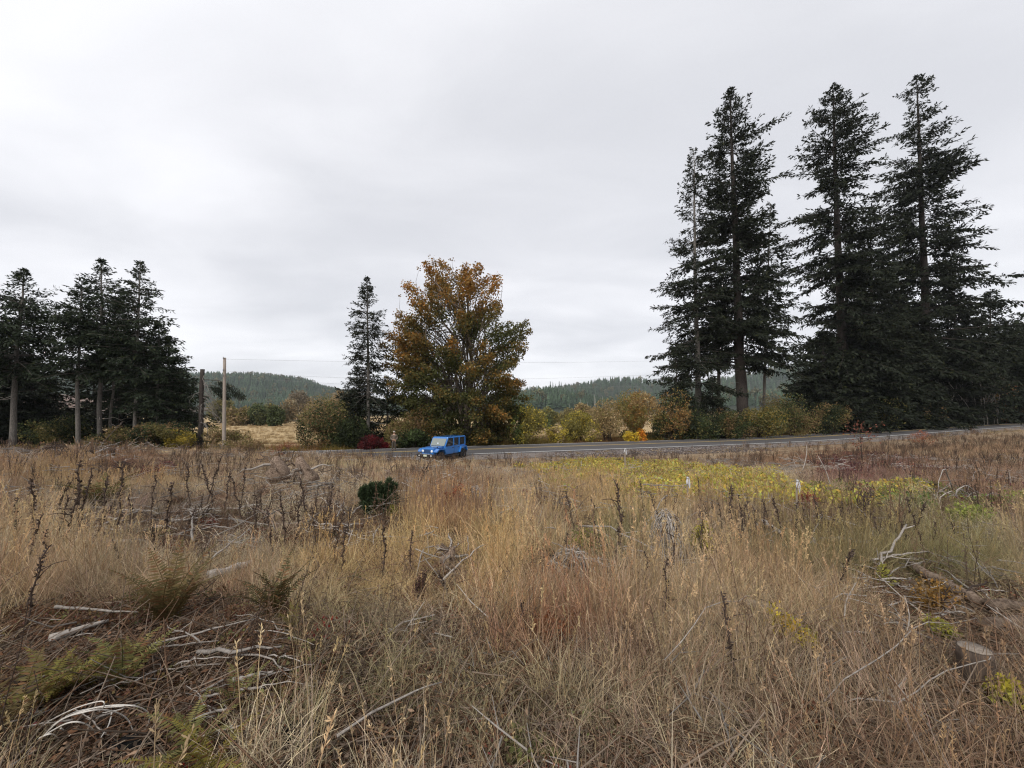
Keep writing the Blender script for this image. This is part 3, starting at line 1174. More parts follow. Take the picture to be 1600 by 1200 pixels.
GS = 'shrubs along the far road edge'
shrub_px('round yellow-green shrub standing alone in the gap beside the maple', 822, 46, 82, 68, 7000, .17, [OL, YE, OL, [.2, .19, .04], GN], 101, group=GS)
shrub_px('yellow-green bushy shrub next to the lone round shrub', 906, 49, 66, 62, 5500, .17, [[.24, .21, .04], OL, YE, OL], 102, group=GS)
shrub_px('low yellowing shrub between two taller roadside shrubs', 872, 47.5, 44, 34, 2600, .16, [YE, OL, TN], 103, group=GS)
shrub_px('tan-brown thinning shrub with a dark gap beside the yellow-green shrub', 950, 50, 70, 80, 5500, .16, [TN, BR, OL, TN], 104, group=GS, gap=.40, stems=12)
shrub_px('tall orange-tan shrub in the middle of the roadside thicket', 1000, 51, 84, 92, 7000, .17, [TN, BR, [.27, .15, .05], OL], 105, group=GS)
shrub_px('rusty brown shrub against the young green fir', 1046, 51.5, 66, 84, 5000, .17, [BR, [.26, .14, .05], OL, DK], 106, group=GS)
shrub_px('dark green broadleaf shrub with yellow flecks below the pale fir trunk', 1092, 52, 70, 56, 5000, .17, [DK, GN, OL, GN], 107, group=GS)
shrub_px('brown and green tangled shrub below the thickest fir trunk', 1140, 53, 74, 56, 5000, .17, [GN, DK, OL, BR], 108, group=GS)
shrub_px('golden-topped shrub just below the thin bare stem', 1186, 54, 78, 58, 6000, .17, [OL, [.28, .2, .04], GN, OL], 109, group=GS)
shrub_px('olive brown shrub filling the space under the sky gap', 1235, 56, 80, 74, 6000, .17, [OL, BR, OL, GN], 110, group=GS)
shrub_px('bright yellow low shrub at the road edge beneath the tan shrubs', 985, 48.6, 30, 20, 900, .16, [YE, [.5, .33, .03]], 111, group=GS)
shrub_px('small bright orange shrub glowing among the tan shrubs', 1003, 49.2, 18, 26, 500, .17, [[.55, .20, .03], [.5, .28, .04]], 112, group=GS)
shrub_px('dark tangled bush at the foot of the ragged fir', 1295, 58, 80, 56, 5000, .17, [DK, DK, OL, BR], 113, group=GS)
shrub_px('dark leafy bush at the foot of the broad dark fir', 1368, 61, 86, 58, 5000, .18, [DK, GN, DK, OL], 114, group=GS)
shrub_px('brown leafy bush next to the bare alder thicket', 1432, 64, 60, 46, 3500, .18, [DK, OL, BR], 115, group=GS)
shrub_px('reddish brown bush behind the leaning stake at the road edge', 1556, 72, 46, 74, 3500, .2, [BR, [.2, .07, .03], OL], 116, group=GS)
shrub_px('brown shrub below the roadside pole', 1592, 74, 50, 76, 3500, .2, [BR, OL, BR], 117, group=GS)
shrub_px('wide dark olive shrub in front of the valley field', 513, 41.5, 92, 84, 8500, .15, [OL, GN, BR, DK], 121, group=GS)
shrub_px('tan half-bare shrub rising behind the wide olive shrub', 500, 48, 80, 96, 5000, .16, [TN, OL, TN], 122, group=GS)
shrub_px('brown-orange shrub beneath the low boughs of the maple', 668, 43.2, 80, 68, 7000, .15, [BR, OL, [.22, .13, .04], GN], 123, group=GS)
shrub_px('olive shrub behind the standing person', 622, 41, 52, 56, 4000, .15, [OL, BR, OL], 124, group=GS)
shrub_px('dark green broad-leaved bush beside the standing person', 646, 40.6, 52, 36, 3500, .15, [GN, [.07, .10, .035], DK], 125, group=GS)
shrub_px('dark shaded bush at the foot of the maple trunks', 770, 46.5, 56, 46, 3500, .2, [DK, BR, DK], 126, group=GS)
shrub_px('dark bush under the slim spruce', 556, 40.8, 76, 56, 6000, .14, [DK, GN, DK], 127, group=GS)
shrub_px('deep crimson shrub glowing in front of the dark young spruce', 578, 39.3, 38, 28, 2000, .13, [[.10, .016, .018], [.13, .02, .022], [.06, .014, .015]], 128, name='red_shrub', gap=.36)
shrub_px('dark crimson sprig of a shrub beside the olive shrub', 601, 39.5, 16, 16, 600, .13, [RD, [.14, .012, .016]], 129, name='red_shrub', gap=.25)
shrub_px('bright yellow-leaved shrub at the foot of the snag', 287, 38, 40, 36, 3000, .14, [YE, [.3, .23, .04], OL], 131, name='yellow_shrub')
shrub_px('wide olive shrub below the stand of firs', 243, 37.5, 86, 52, 7000, .14, [OL, GN, BR, DK], 132, group='shrubs below the stand of firs')
shrub_px('dark shrub between the pale trunks of the stand', 178, 38, 56, 46, 4000, .14, [DK, BR, OL], 133, group='shrubs below the stand of firs')
shrub_px('green dark bush behind the gap between the stand trunks', 88, 41, 70, 60, 4500, .15, [DK, GN, OL], 134, group='shrubs below the stand of firs')
shrub_px('brown grassy shrub at the foot of the utility pole', 376, 35.5, 60, 28, 2500, .13, [BR, OL, TN], 135, group='shrubs below the stand of firs')
shrub_px('pale olive shrub behind the utility pole', 352, 41, 56, 40, 3000, .14, [OL, TN, BR], 136, group='shrubs below the stand of firs')

# pale trees along the far side of the meadow
k = 0
for (px, Y, w, h, cols, lab) in [
        (372, 118, 46, 34, [OL, TN], 'round olive tree at the meadow edge behind the utility pole'),
        (402, 120, 40, 36, [[.15, .16, .07], GN], 'grey-green bushy tree beside the small post in the meadow'),
        (418, 135, 30, 36, [[.24, .21, .09], OL], 'pale yellow tree in the meadow edge row'),
        (432, 118, 24, 33, [GN, [.10, .12, .05]], 'narrow green tree in the meadow edge row'),
        (446, 150, 36, 40, [[.22, .19, .12], TN], 'greyish thinning tree behind the meadow edge row'),
        (466, 165, 46, 56, [[.24, .205, .15], [.2, .16, .11]], 'tall pale grey tree group behind the wide olive shrub'),
        (482, 120, 34, 30, [[.14, .12, .06], OL], 'low dark olive tree at the end of the meadow'),
        (344, 150, 40, 42, [[.12, .12, .06], OL], 'olive tree hidden behind the snag'),
        (855, 110, 38, 34, [[.13, .135, .07], OL], 'grey-green tree at the meadow edge behind the round shrub'),
        (888, 125, 40, 30, [[.16, .14, .07], TN], 'pale tree at the meadow edge behind the yellow-green shrub'),
        (991, 75, 26, 66, [[.30, .25, .08], [.24, .21, .09]], 'slim pale yellow tree rising above the tan thicket'),
        (908, 140, 36, 34, [[.2, .16, .09], TN], 'tan tree at the far meadow edge'),
        (130, 150, 36, 34, [[.08, .10, .07], [.1, .1, .07]], 'grey-green round tree seen through the gap in the stand'),
        (520, 130, 60, 62, [[.22, .17, .10], TN], 'tan tree showing above the wide olive shrub')]:
    k += 1
    shrub_px(lab, px, Y, w, h, 2600, .0042 * Y, cols, 200 + k, name='meadow_tree', group='trees along the meadow edge', cat='tree', gap=.25)


# bare alder thicket at the right
def thicket():
    rs = np.random.RandomState(44)
    b, _ = tree_px(1495, 68, 1495, 600, .05)
    root = thing('bare_thicket', 'thicket of bare pale arching stems below the dark firs', 'shrub', b)
    k = 68 / F
    for i in range(34):
        x0 = (rs.rand() - .5) * 110 * k
        lean = rs.normal(0, .28)
        hh = (45 + 45 * rs.rand()) * k
        s = np.linspace(0, 1, 7)
        p = np.column_stack([x0 + lean * hh * s + .15 * lean * hh * s * s * 2, rs.normal() * 1.2 + rs.normal() * .6 * s, hh * (s - .12 * abs(lean) * s * s)]) + rs.normal(size=(7, 3)) * .06
        m = MB()
        m.tube(p, np.linspace(.055 + .03 * rs.rand(), .015, 7), 5)
        for j in range(5):
            q = p[3 + j % 4]
            m.tube([q, q + [rs.normal() * .7, rs.normal() * .5, .5 + .9 * rs.rand()]], [.02, .006], 3)
        m.build('stem', M['bark_pale' if i % 3 else 'twig_grey'], root)


thicket()

# ------------------------------------------------------------------ the blue off-road car
def bevel_box(lo, hi, bev=.03, taper=None, seg=2):
    """bevelled box as a mesh; taper = function(vertex) -> new position"""
    bm = bmesh.new()
    bmesh.ops.create_cube(bm, size=1)
    for v in bm.verts:
        v.co = Vector([lo[k] + (hi[k] - lo[k]) * (v.co[k] + .5) for k in range(3)])
        if taper:
            v.co = Vector(taper(v.co))
    bmesh.ops.recalc_face_normals(bm, faces=bm.faces)
    if bev:
        bmesh.ops.bevel(bm, geom=list(bm.edges), offset=bev, segments=seg, affect='EDGES', profile=.6)
    me = bpy.data.meshes.new('panel')
    bm.to_mesh(me)
    bm.free()
    return me


def prism(pts, y0, y1, bev=.0):
    """x-z outline extruded from y0 to y1"""
    bm = bmesh.new()
    f = bm.faces.new([bm.verts.new((x, y0, z)) for x, z in pts])
    r = bmesh.ops.extrude_face_region(bm, geom=[f])
    for v in [g for g in r['geom'] if isinstance(g, bmesh.types.BMVert)]:
        v.co.y = y1
    bmesh.ops.recalc_face_normals(bm, faces=bm.faces)
    if bev:
        bmesh.ops.bevel(bm, geom=list(bm.edges), offset=bev, segments=2, affect='EDGES')
    me = bpy.data.meshes.new('prism')
    bm.to_mesh(me)
    bm.free()
    return me


def lathe_y(prof, n=28, y=0):
    """profile of (radius, y) turned about the y axis"""
    th = np.linspace(0, 2 * np.pi, n, endpoint=False)
    V = np.array([[(r * math.cos(a), yy, r * math.sin(a)) for a in th] for r, yy in prof]).reshape(-1, 3)
    q = []
    for i in range(len(prof) - 1):
        for j in range(n):
            q.append((i * n + j, i * n + (j + 1) % n, (i + 1) * n + (j + 1) % n, (i + 1) * n + j))
    return mesh_np('wheel', V, [np.array(q)], smooth=True)


def car():
    paint = simple('blue_car_paint', (.022, .155, .46), .28, spec=.5, coat=1., noise=.06)
    dark = simple('black_plastic', (.018, .018, .02), .6)
    rub = simple('tyre_rubber', (.02, .02, .021), .85, spec=.2)
    rim = simple('dark_rim', (.07, .07, .075), .4, metal=.7)
    glass = simple('dark_window_glass', (.012, .014, .016), .05, spec=.8)
    wind = simple('windscreen_glass', (.19, .21, .185), .06, spec=1.)
    lamp = simple('headlight_lens', (.75, .77, .78), .12, spec=.8)
    chrome = simple('silver_trim', (.5, .52, .55), .35, metal=.6)
    amber = simple('amber_lens', (.5, .17, .02), .3)
    plate = simple('pale_plate', (.55, .58, .46), .5)
    c = np.array([-5.55, 31.9])
    zc = max(Hs(c[0], c[1]), float(road_z(c[0])) - .14)
    a = math.radians(-117)
    root = thing('offroad_car', 'bright blue four-door off-road car parked at an angle beside the road', 'car', (c[0], c[1], zc + .0), rotz=a)
    P = lambda n, me, m, par=root: part(n, me, par, m)
    # tub and sills
    P('body', prism([(-2.05, .62), (-1.95, .52), (.9, .52), (.9, .70), (.74, 1.13), (-2.05, 1.16)], -.76, .76, .03), paint)
    P('engine_bay', prism([(.70, .60), (1.98, .62), (1.98, 1.02), (1.90, 1.07), (.70, 1.10)], -.56, .56, .02), paint)
    hood = P('bonnet', bevel_box((.60, -.64, 1.06), (2.0, .64, 1.17), .035, lambda v: (v[0], v[1] * (1 - .13 * max(0, (v[0] - .6) / 1.4)), v[2] - .05 * max(0, (v[0] - .6) / 1.4))), paint)
    P('bonnet_bulge', bevel_box((.75, -.34, 1.16), (1.75, .34, 1.195), .02, lambda v: (v[0], v[1], v[2] - .04 * max(0, (v[0] - .6) / 1.4))), paint, hood)
    for s in (-1, 1):
        P('latch', bevel_box((1.5, s * .57 - .03, 1.10), (1.6, s * .57 + .03, 1.17), .01), dark, hood)
    gr = P('grille', bevel_box((1.94, -.57, .64), (2.03, .57, 1.06), .03), paint)
    for k in range(7):
        y = -.27 + k * .09
        P('slot', bevel_box((2.022, y - .028, .70), (2.040, y + .028, 1.0), .008), dark, gr)
    for s in (-1, 1):
        me = lathe_y([(.001, .0), (.06, .012), (.095, .0), (.11, -.03), (.11, -.08)], 20)
        h = P('headlight', me, lamp, gr)
        h.rotation_euler = (0, 0, -math.pi / 2)
        h.location = (2.045, s * .43, .87)
        t = P('turn_signal', bevel_box((1.93, s * .79 - .07, .84), (1.99, s * .79 + .07, .92), .01), amber)
    fb = P('front_bumper', bevel_box((2.05, -.84, .46), (2.28, .84, .66), .04), dark)
    P('licence_plate', bevel_box((2.281, -.16, .49), (2.292, .16, .63), .002), plate, fb)
    P('bumper_trim', bevel_box((2.20, -.5, .655), (2.275, .5, .69), .01), chrome, fb)
    for s in (-1, 1):
        P('fog_lamp', bevel_box((2.27, s * .56 - .06, .52), (2.29, s * .56 + .06, .60), .008), lamp, fb)
    P('rear_bumper', bevel_box((-2.25, -.80, .48), (-2.04, .80, .68), .03), dark)
    # windscreen, roof and pillars
    P('windscreen_frame', prism([(.74, 1.12), (.80, 1.12), (.43, 1.78), (.35, 1.80)], -.74, .74, .012), paint)
    ws = P('windscreen', prism([(.785, 1.19), (.80, 1.19), (.475, 1.735), (.46, 1.735)], -.67, .67, 0), wind)
    ws.location.x = .018
    P('wiper', bevel_box((.80, -.5, 1.185), (.82, .3, 1.205), .003), dark)
    pl = P('paper_tag', bevel_box((.70, -.06, 1.33), (.715, .08, 1.42), 0), lamp)
    pl.location.x = .045
    P('roof', bevel_box((-2.06, -.73, 1.76), (.45, .73, 1.86), .045, lambda v: (v[0] - (.05 if v[2] > 1.8 and v[0] > 0 else 0), v[1] * (.96 if v[2] > 1.8 else 1), v[2])), paint)
    for s in (-1, 1):
        y0, y1 = sorted((s * .755, s * .70))
        for nm, pts in (('pillar', [(-.42, 1.14), (-.30, 1.14), (-.30, 1.78), (-.42, 1.78)]), ('pillar', [(-1.22, 1.14), (-1.08, 1.14), (-1.08, 1.78), (-1.22, 1.78)]), ('pillar', [(-2.06, 1.14), (-1.93, 1.14), (-1.96, 1.78), (-2.04, 1.78)]), ('pillar', [(.70, 1.12), (.78, 1.12), (.44, 1.78), (.34, 1.78)])):
            P(nm, prism(pts, y0, y1, .008), paint)
        y0, y1 = sorted((s * .725, s * .705))
        for pts in ([(-.30, 1.14), (.70, 1.14), (.36, 1.77), (-.30, 1.77)], [(-1.08, 1.14), (-.42, 1.14), (-.42, 1.77), (-1.08, 1.77)], [(-1.93, 1.14), (-1.22, 1.14), (-1.22, 1.77), (-1.95, 1.77)]):
            P('window', prism(pts, y0, y1, 0), glass)
        y0, y1 = sorted((s * .762, s * .785))
        for x0, x1, pts in ((-.37, .68, [(-.37, .60), (.68, .60), (.72, .85), (.66, 1.13), (-.37, 1.13)]), (-1.14, -.40, [(-1.02, .60), (-.40, .60), (-.40, 1.13), (-1.14, 1.13), (-1.14, .85)])):
            d = P('door', prism(pts, y0, y1, .012), paint)
            P('handle', bevel_box((x0 + .08, s * .80 - .018, .98), (x0 + .26, s * .80 + .018, 1.02), .008), dark, d)
            P('hinge', bevel_box((x1 - .03, s * .80 - .012, .74), (x1 + .05, s * .80 + .012, .79), .005), paint, d)
        m = P('mirror', bevel_box((.50, s * .95 - .1, 1.17), (.62, s * .95 + .1, 1.34), .03), dark)
        P('mirror_arm', bevel_box((.54, min(s * .76, s * .88), 1.2), (.58, max(s * .76, s * .88), 1.24), .008), dark, m)
        P('side_step', bevel_box((-1.0, min(s * .70, s * .90), .38), (.8, max(s * .70, s * .90), .44), .02), dark)
        # angular wing over each wheel
        y0, y1 = sorted((s * .55, s * .94))
        P('wing', prism([(.78, .60), (.90, .62), (1.12, .93), (1.72, .96), (1.98, .80), (2.04, .80), (1.98, .93), (1.78, 1.04), (1.08, 1.02), (.86, .80)], y0, y1, .02), paint)
        y0, y1 = sorted((s * .70, s * .93))
        P('wing', prism([(-2.20, .62), (-2.08, .62), (-1.92, .93), (-1.28, .93), (-1.08, .58), (-.98, .56), (-1.20, 1.03), (-2.0, 1.03)], y0, y1, .02), paint)
        P('tail_light', bevel_box((-2.10, s * .66 - .07, .92), (-2.05, s * .66 + .07, 1.14), .01), simple('red_lens', (.3, .01, .01), .3) if s < 0 else bpy.data.materials['red_lens'])
        for x in (1.42, -1.55):
            w = P('wheel', lathe_y([(.24, s * .12), (.30, s * .135), (.385, s * .125), (.41, s * .10), (.41, -s * .10), (.385, -s * .125), (.24, -s * .12)], 30), rub)
            w.location = (x, s * .80, .41)
            P('rim', lathe_y([(.001, s * .085), (.05, s * .095), (.07, s * .06), (.18, s * .05), (.225, s * .10), (.245, s * .122), (.245, -s * .10)], 30), rim, w)
            sp = MB()
            for k in range(5):
                an = k * 2 * math.pi / 5 + .3
                sp.tube([(.05 * math.cos(an), s * .09, .05 * math.sin(an)), (.22 * math.cos(an), s * .105, .22 * math.sin(an))], [.03, .038], 6)
            sp.build('spoke', rim, w)
    sw = P('spare_wheel', lathe_y([(.001, -.10), (.24, -.10), (.37, -.12), (.41, -.09), (.41, .09), (.36, .12), (.001, .12)], 28), rub)
    sw.rotation_euler = (0, 0, math.pi / 2)
    sw.location = (-2.22, -.08, 1.02)
    P('underbody', bevel_box((-1.95, -.5, .34), (1.9, .5, .56), .03), dark)
    P('dark_cabin', bevel_box((-1.9, -.66, 1.12), (.2, .66, 1.5), .05), dark)
    return root


car()


# ------------------------------------------------------------------ person at the roadside
def skin_mesh(name, verts, edges, radii, mat, parent, root_i=0, sub=2):
    me = bpy.data.meshes.new(name)
    me.from_pydata(verts, edges, [])
    me.materials.append(mat)
    o = part(name, me, parent)
    md = o.modifiers.new('skin', 'SKIN')
    md.use_smooth_shade = True
    for i, r in enumerate(radii):
        me.skin_vertices[0].data[i].radius = (r, r) if not isinstance(r, tuple) else r
    me.skin_vertices[0].data[root_i].use_root = True
    s = o.modifiers.new('sub', 'SUBSURF')
    s.levels = s.render_levels = sub
    return o


def person():
    skin = simple('skin', (.42, .25, .17), .6)
    jac = simple('camouflage_jacket', (.13, .10, .075), .9, noise=.55, nscale=14)
    tro = simple('dark_trousers', (.06, .05, .04), .9, noise=.3, nscale=10)
    boot = simple('boot_leather', (.03, .022, .018), .7)
    capm = simple('pale_cap', (.34, .31, .27), .8)
    Y = 37.2
    X = (617 - 800) / F * Y
    z = float(road_z(X)) + .05
    root = thing('person', 'person in camouflage jacket and pale cap standing with hands together at waist', 'person', (X, Y, z))
    root.rotation_euler = (0, 0, .25)          # faces the camera (local -y), turned a little
    V, E, R = [], [], []

    def ch(pts, start=None):
        prev = start
        ids = []
        for p, r in pts:
            V.append(p)
            R.append(r)
            if prev is not None:
                E.append((prev, len(V) - 1))
            prev = len(V) - 1
            ids.append(prev)
        return ids
    t = ch([((0, 0, .95), (.16, .11)), ((0, 0, 1.12), (.15, .11)), ((0, 0, 1.32), (.17, .12)), ((0, 0, 1.46), (.12, .09)), ((0, -.01, 1.54), .058), ((0, -.02, 1.60), .075), ((0, -.03, 1.69), .095), ((0, -.02, 1.76), .07)])
    for s in (-1, 1):
        ch([((s * .19, 0, 1.42), .062), ((s * .27, .03, 1.18), .050), ((s * .22, -.13, 1.03), .042), ((s * .08, -.22, 1.04), .034), ((s * .03, -.24, 1.03), .028)], t[3])
        ch([((s * .10, 0, .88), .095), ((s * .12, -.02, .50), .066), ((s * .12, .02, .12), .048), ((s * .125, -.02, .06), .05), ((s * .14, -.15, .045), .04)], t[0])
    skin_mesh('body', V, E, R, skin, root)
    # face
    f = MB()
    f.tube([(0, -.135, 1.70), (0, -.155, 1.665)], [.012, .02], 6)
    f.build('nose', skin, root, True)
    for s in (-1, 1):
        f = MB()
        f.tube([(s * .033, -.118, 1.70), (s * .033, -.128, 1.70)], [.014, .008], 6)
        f.build('eye', boot, root)
    # jacket
    V, E, R = [], [], []
    t = ch([((0, 0, .90), (.195, .15)), ((0, 0, 1.12), (.19, .15)), ((0, 0, 1.32), (.205, .155)), ((0, 0, 1.46), (.145, .12)), ((0, -.005, 1.52), .085)])
    for s in (-1, 1):
        ch([((s * .21, 0, 1.42), .085), ((s * .29, .03, 1.18), .075), ((s * .23, -.13, 1.03), .065), ((s * .11, -.205, 1.035), .055)], t[3])
    skin_mesh('jacket', V, E, R, jac, root)
    V, E, R = [], [], []
    t = ch([((0, 0, .98), (.17, .13)), ((0, 0, .90), (.17, .13))])
    for s in (-1, 1):
        ch([((s * .10, 0, .82), .115), ((s * .12, -.02, .50), .088), ((s * .12, .02, .12), .08)], t[1])
    skin_mesh('trousers', V, E, R, tro, root)
    for s in (-1, 1):
        skin_mesh('boot', [(s * .12, .03, .12), (s * .125, .01, .055), (s * .14, -.17, .05)], [(0, 1), (1, 2)], [.07, .065, .052], boot, root)
        h = MB()
        for k in range(4):
            h.tube([(s * (.03 + .012 * k), -.245, 1.05 - .012 * k), (s * (.0 + .01 * k), -.275, 1.04 - .012 * k), (-s * (.02 - .006 * k), -.275, 1.02 - .012 * k)], [.010, .009, .007], 6)
        h.tube([(s * .05, -.23, 1.05), (s * .035, -.26, 1.075), (s * .01, -.275, 1.07)], [.012, .010, .008], 6)
        h.build('finger', skin, root, True)
    c = lathe_y([(.001, .085), (.06, .075), (.10, .03), (.112, -.01), (.108, -.02)], 20)
    cp = part('cap', c, root, capm)
    cp.rotation_euler = (math.pi / 2, 0, 0)
    cp.location = (0, -.02, 1.755)
    part('brim', bevel_box((-.085, -.22, 1.735), (.085, -.10, 1.752), .006), root, capm)


person()


# ------------------------------------------------------------------ utility poles and wires
def utility_pole(label, base, Ht, r, lean=0., arms=()):
    root = thing('utility_pole', label, 'pole', base, 'poles along the far road edge')
    m = MB()
    s = np.linspace(-.05, 1, 8)
    m.tube(np.column_stack([lean * s, 0 * s, Ht * s]), r * (1.1 - .3 * s), 12)
    m.build('shaft', M['pole'], root, True)
    for z in arms:
        a = MB()
        a.tube([(lean * z / Ht, 0, z), (lean * z / Ht, -.16, z + .05)], [.03, .02], 6)
        a.tube([(lean * z / Ht, -.17, z), (lean * z / Ht, -.17, z + .18)], [.045, .03], 8)
        a.build('insulator', simple('glazed_insulator', (.25, .25, .24), .4) if 'glazed_insulator' not in bpy.data.materials else bpy.data.materials['glazed_insulator'], root)
    return root


b, t = tree_px(350, 37, 351, 559, .1)
Hp = t[2] - b[2]
utility_pole('weathered grey utility pole standing alone beside the broken snag', b, Hp, .15, t[0] - b[0], (Hp - .12, Hp - 1.25, Hp - 1.75))
X2 = (1601 - 800) / F * 80
b2 = np.array([X2, 80, Hs(X2, 80) - .1])
top2 = at(1598, 522, 80)
Hp2 = top2[2] - b2[2]
utility_pole('tall brown utility pole at the road edge before the green firs', b2, Hp2, .22, 0, (Hp2 - 1.0, Hp2 - 4.2, Hp2 - 6.3))


def wire(label, pts, r=.007):
    """pts: (px, py); each lies over the far road edge, between the two poles"""
    w = []
    A, B = np.array([t[0], 37.0]), np.array([X2, 80.0])
    for px, py in pts:
        u = (px - 800) / F
        # crossing of the view direction with the vertical plane through the poles
        d = B - A
        k = (u * A[1] - A[0]) / (d[0] - u * d[1])
        q = A + d * k
        w.append(at(px, py, q[1]))
    w = np.array(w)
    tt = np.linspace(0, 1, len(w))
    m = MB()
    base = w[0].copy()
    m.tube(w - base, r, 4)
    o = m.build('power_line', simple('wire_metal', (.22, .22, .22), .6) if 'wire_metal' not in bpy.data.materials else bpy.data.materials['wire_metal'])
    o.location = base
    tag(o, label, 'wire', 'overhead lines between the poles')


def wire_curve(pys):
    xs = np.linspace(351, 1598, 40)
    kx = [351, 530, 820, 1000, 1220, 1420, 1598]
    c = np.polyfit(kx, pys, 3)
    ys = np.polyval(c, xs)
    return list(zip(xs, ys))


wire('topmost thin overhead wire strung between the two poles', wire_curve([561, 565, 566, 565, 557, 545, 530]))
wire('middle overhead wire strung between the two poles', wire_curve([580, 589, 592, 588, 574, 564, 555]))
wire('lowest overhead wire strung between the two poles', wire_curve([588, 599, 606, 605, 594, 582, 571]))


# ------------------------------------------------------------------ field plants: prototypes
def blades(mb, n, rs, h, w, spread, bend, lean=.25, col=(1, 1, 1), seg=3, flop=0.):
    a = rs.rand(n) * 6.283
    r = spread * np.sqrt(rs.rand(n))
    base = np.column_stack([np.cos(a) * r, np.sin(a) * r, -.03 * np.ones(n)])
    d = rs.rand(n) * 6.283
    hd = np.column_stack([np.cos(d), np.sin(d), np.zeros(n)])
    Ln = h * (.45 + .6 * rs.rand(n))
    le = lean * np.abs(rs.normal(size=n))
    be = bend * (.3 + rs.rand(n))
    if flop:
        fl = rs.rand(n) < flop
        be = np.where(fl, be + .9, be)
    sv = np.column_stack([-hd[:, 1], hd[:, 0], np.zeros(n)])
    fa = rs.rand(n) * 6.283
    sv = sv * np.cos(fa)[:, None] + hd * np.sin(fa)[:, None]
    rows = []
    p = base
    ang = le
    for k in range(seg + 1):
        f = k / seg
        ww = (w * (1 - f ** 1.5 * .85) * (.7 + .6 * rs.rand(n)))[:, None]
        if k < seg:
            rows += [p + sv * ww / 2, p - sv * ww / 2]
        else:
            rows += [p]
        ang = ang + be * (.5 + f) / seg
        p = p + (hd * np.sin(ang)[:, None] + np.array([0, 0, 1.]) * np.cos(ang)[:, None]) * (Ln / seg)[:, None]
    m = len(rows)
    V = np.stack(rows, 1).reshape(-1, 3)
    o = np.arange(n)[:, None] * m
    q = np.concatenate([np.stack([o + 2 * k, o + 2 * k + 1, o + 2 * k + 3, o + 2 * k + 2], -1).reshape(-1, 4) for k in range(seg - 1)])
    t = np.stack([o + m - 3, o + m - 2, o + m - 1], -1).reshape(-1, 3)
    c = np.asarray(col) * (.55 + .85 * rs.rand(n, 1)) * (1 + .035 * rs.normal(size=(n, 3)))
    mb.add(V, q, t, np.repeat(np.clip(c, .1, 2), m, axis=0))


def straw(seed, n, h, w, spread, bend, flop=.1, heads=0):
    rs = np.random.RandomState(seed)
    mb = MB()
    blades(mb, n, rs, h, w, spread, bend, .34, flop=flop)
    for k in range(heads):
        a, r = rs.rand() * 6.28, spread * rs.rand()
        le, di = .25 * rs.rand(), rs.rand() * 6.28
        hh = h * (.9 + .45 * rs.rand())
        s = np.linspace(0, 1, 5)
        p = np.column_stack([r * math.cos(a) + le * hh * s ** 1.6 * math.cos(di), r * math.sin(a) + le * hh * s ** 1.6 * math.sin(di), hh * s])
        mb.tube(p, np.linspace(w * .55, w * .3, 5), 3, (.95, .9, .82), cap=False)
        m = 18
        f = 1 - .17 * rs.rand(m)
        q = np.column_stack([np.interp(f, s, p[:, i]) for i in range(3)])
        ax = unit(rs.normal(size=(m, 3)) * .5 + [le * math.cos(di), le * math.sin(di), 1])
        mb.leaves(q, ax, perp(ax, rs), .028, w * 1.2, np.ones((m, 1)) * np.array([1.05, .98, .85]) * (.8 + .4 * rs.rand(m, 1)))
    return mb.mesh('straw', M['grass'])


def weed(seed, h, w, n=7, leafy=10, spiky=True):
    """dead forb: upright stems with stubby seed pods"""
    rs = np.random.RandomState(seed)
    mb = MB()
    for k in range(n):
        di, le = rs.rand() * 6.28, .10 + .22 * rs.rand()
        hh = h * (.55 + .55 * rs.rand())
        s = np.linspace(0, 1, 5)
        p = np.column_stack([.05 * rs.normal() + le * hh * s * math.cos(di), .05 * rs.normal() + le * hh * s * math.sin(di), hh * s - .03]) + rs.normal(size=(5, 3)) * .012
        mb.tube(p, np.linspace(w, w * .5, 5), 3, np.ones(3) * (.7 + .5 * rs.rand()), cap=False)
        m = leafy
        f = .35 + .65 * rs.rand(m)
        q = np.column_stack([np.interp(f, s, p[:, i]) for i in range(3)])
        ax = unit(rs.normal(size=(m, 3)) + [0, 0, .7])
        mb.leaves(q, ax, perp(ax, rs), .035 * (.5 + rs.rand(m)) * h / .7, w * 2.2, np.ones((m, 3)) * (.7 + .7 * rs.rand(m, 1)))
    return mb.mesh('weed', M['grass'])


def leafy(seed, n, h, r, size):
    rs = np.random.RandomState(seed)
    mb = MB()
    p = rdirs(n, rs) * [r, r, h] * (rs.rand(n, 1) ** .4)
    p[:, 2] = np.abs(p[:, 2])
    ax = unit(rdirs(n, rs) + [0, 0, .35])
    mb.leaves(p, ax, perp(ax, rs), size * (.6 + .8 * rs.rand(n)), size * .6 * (.6 + .7 * rs.rand(n)), np.ones((n, 3)) * (.6 + .8 * rs.rand(n, 1)) * (1 + .12 * rs.normal(size=(n, 3))))
    for k in range(8):
        e = rs.normal(size=3) * [r * .5, r * .5, 0] + [0, 0, h * .8]
        mb.tube([(0, 0, -.02), e], [.004, .002], 3, (.6, .45, .4), cap=False)
    return mb.mesh('leafy', M['grass'])


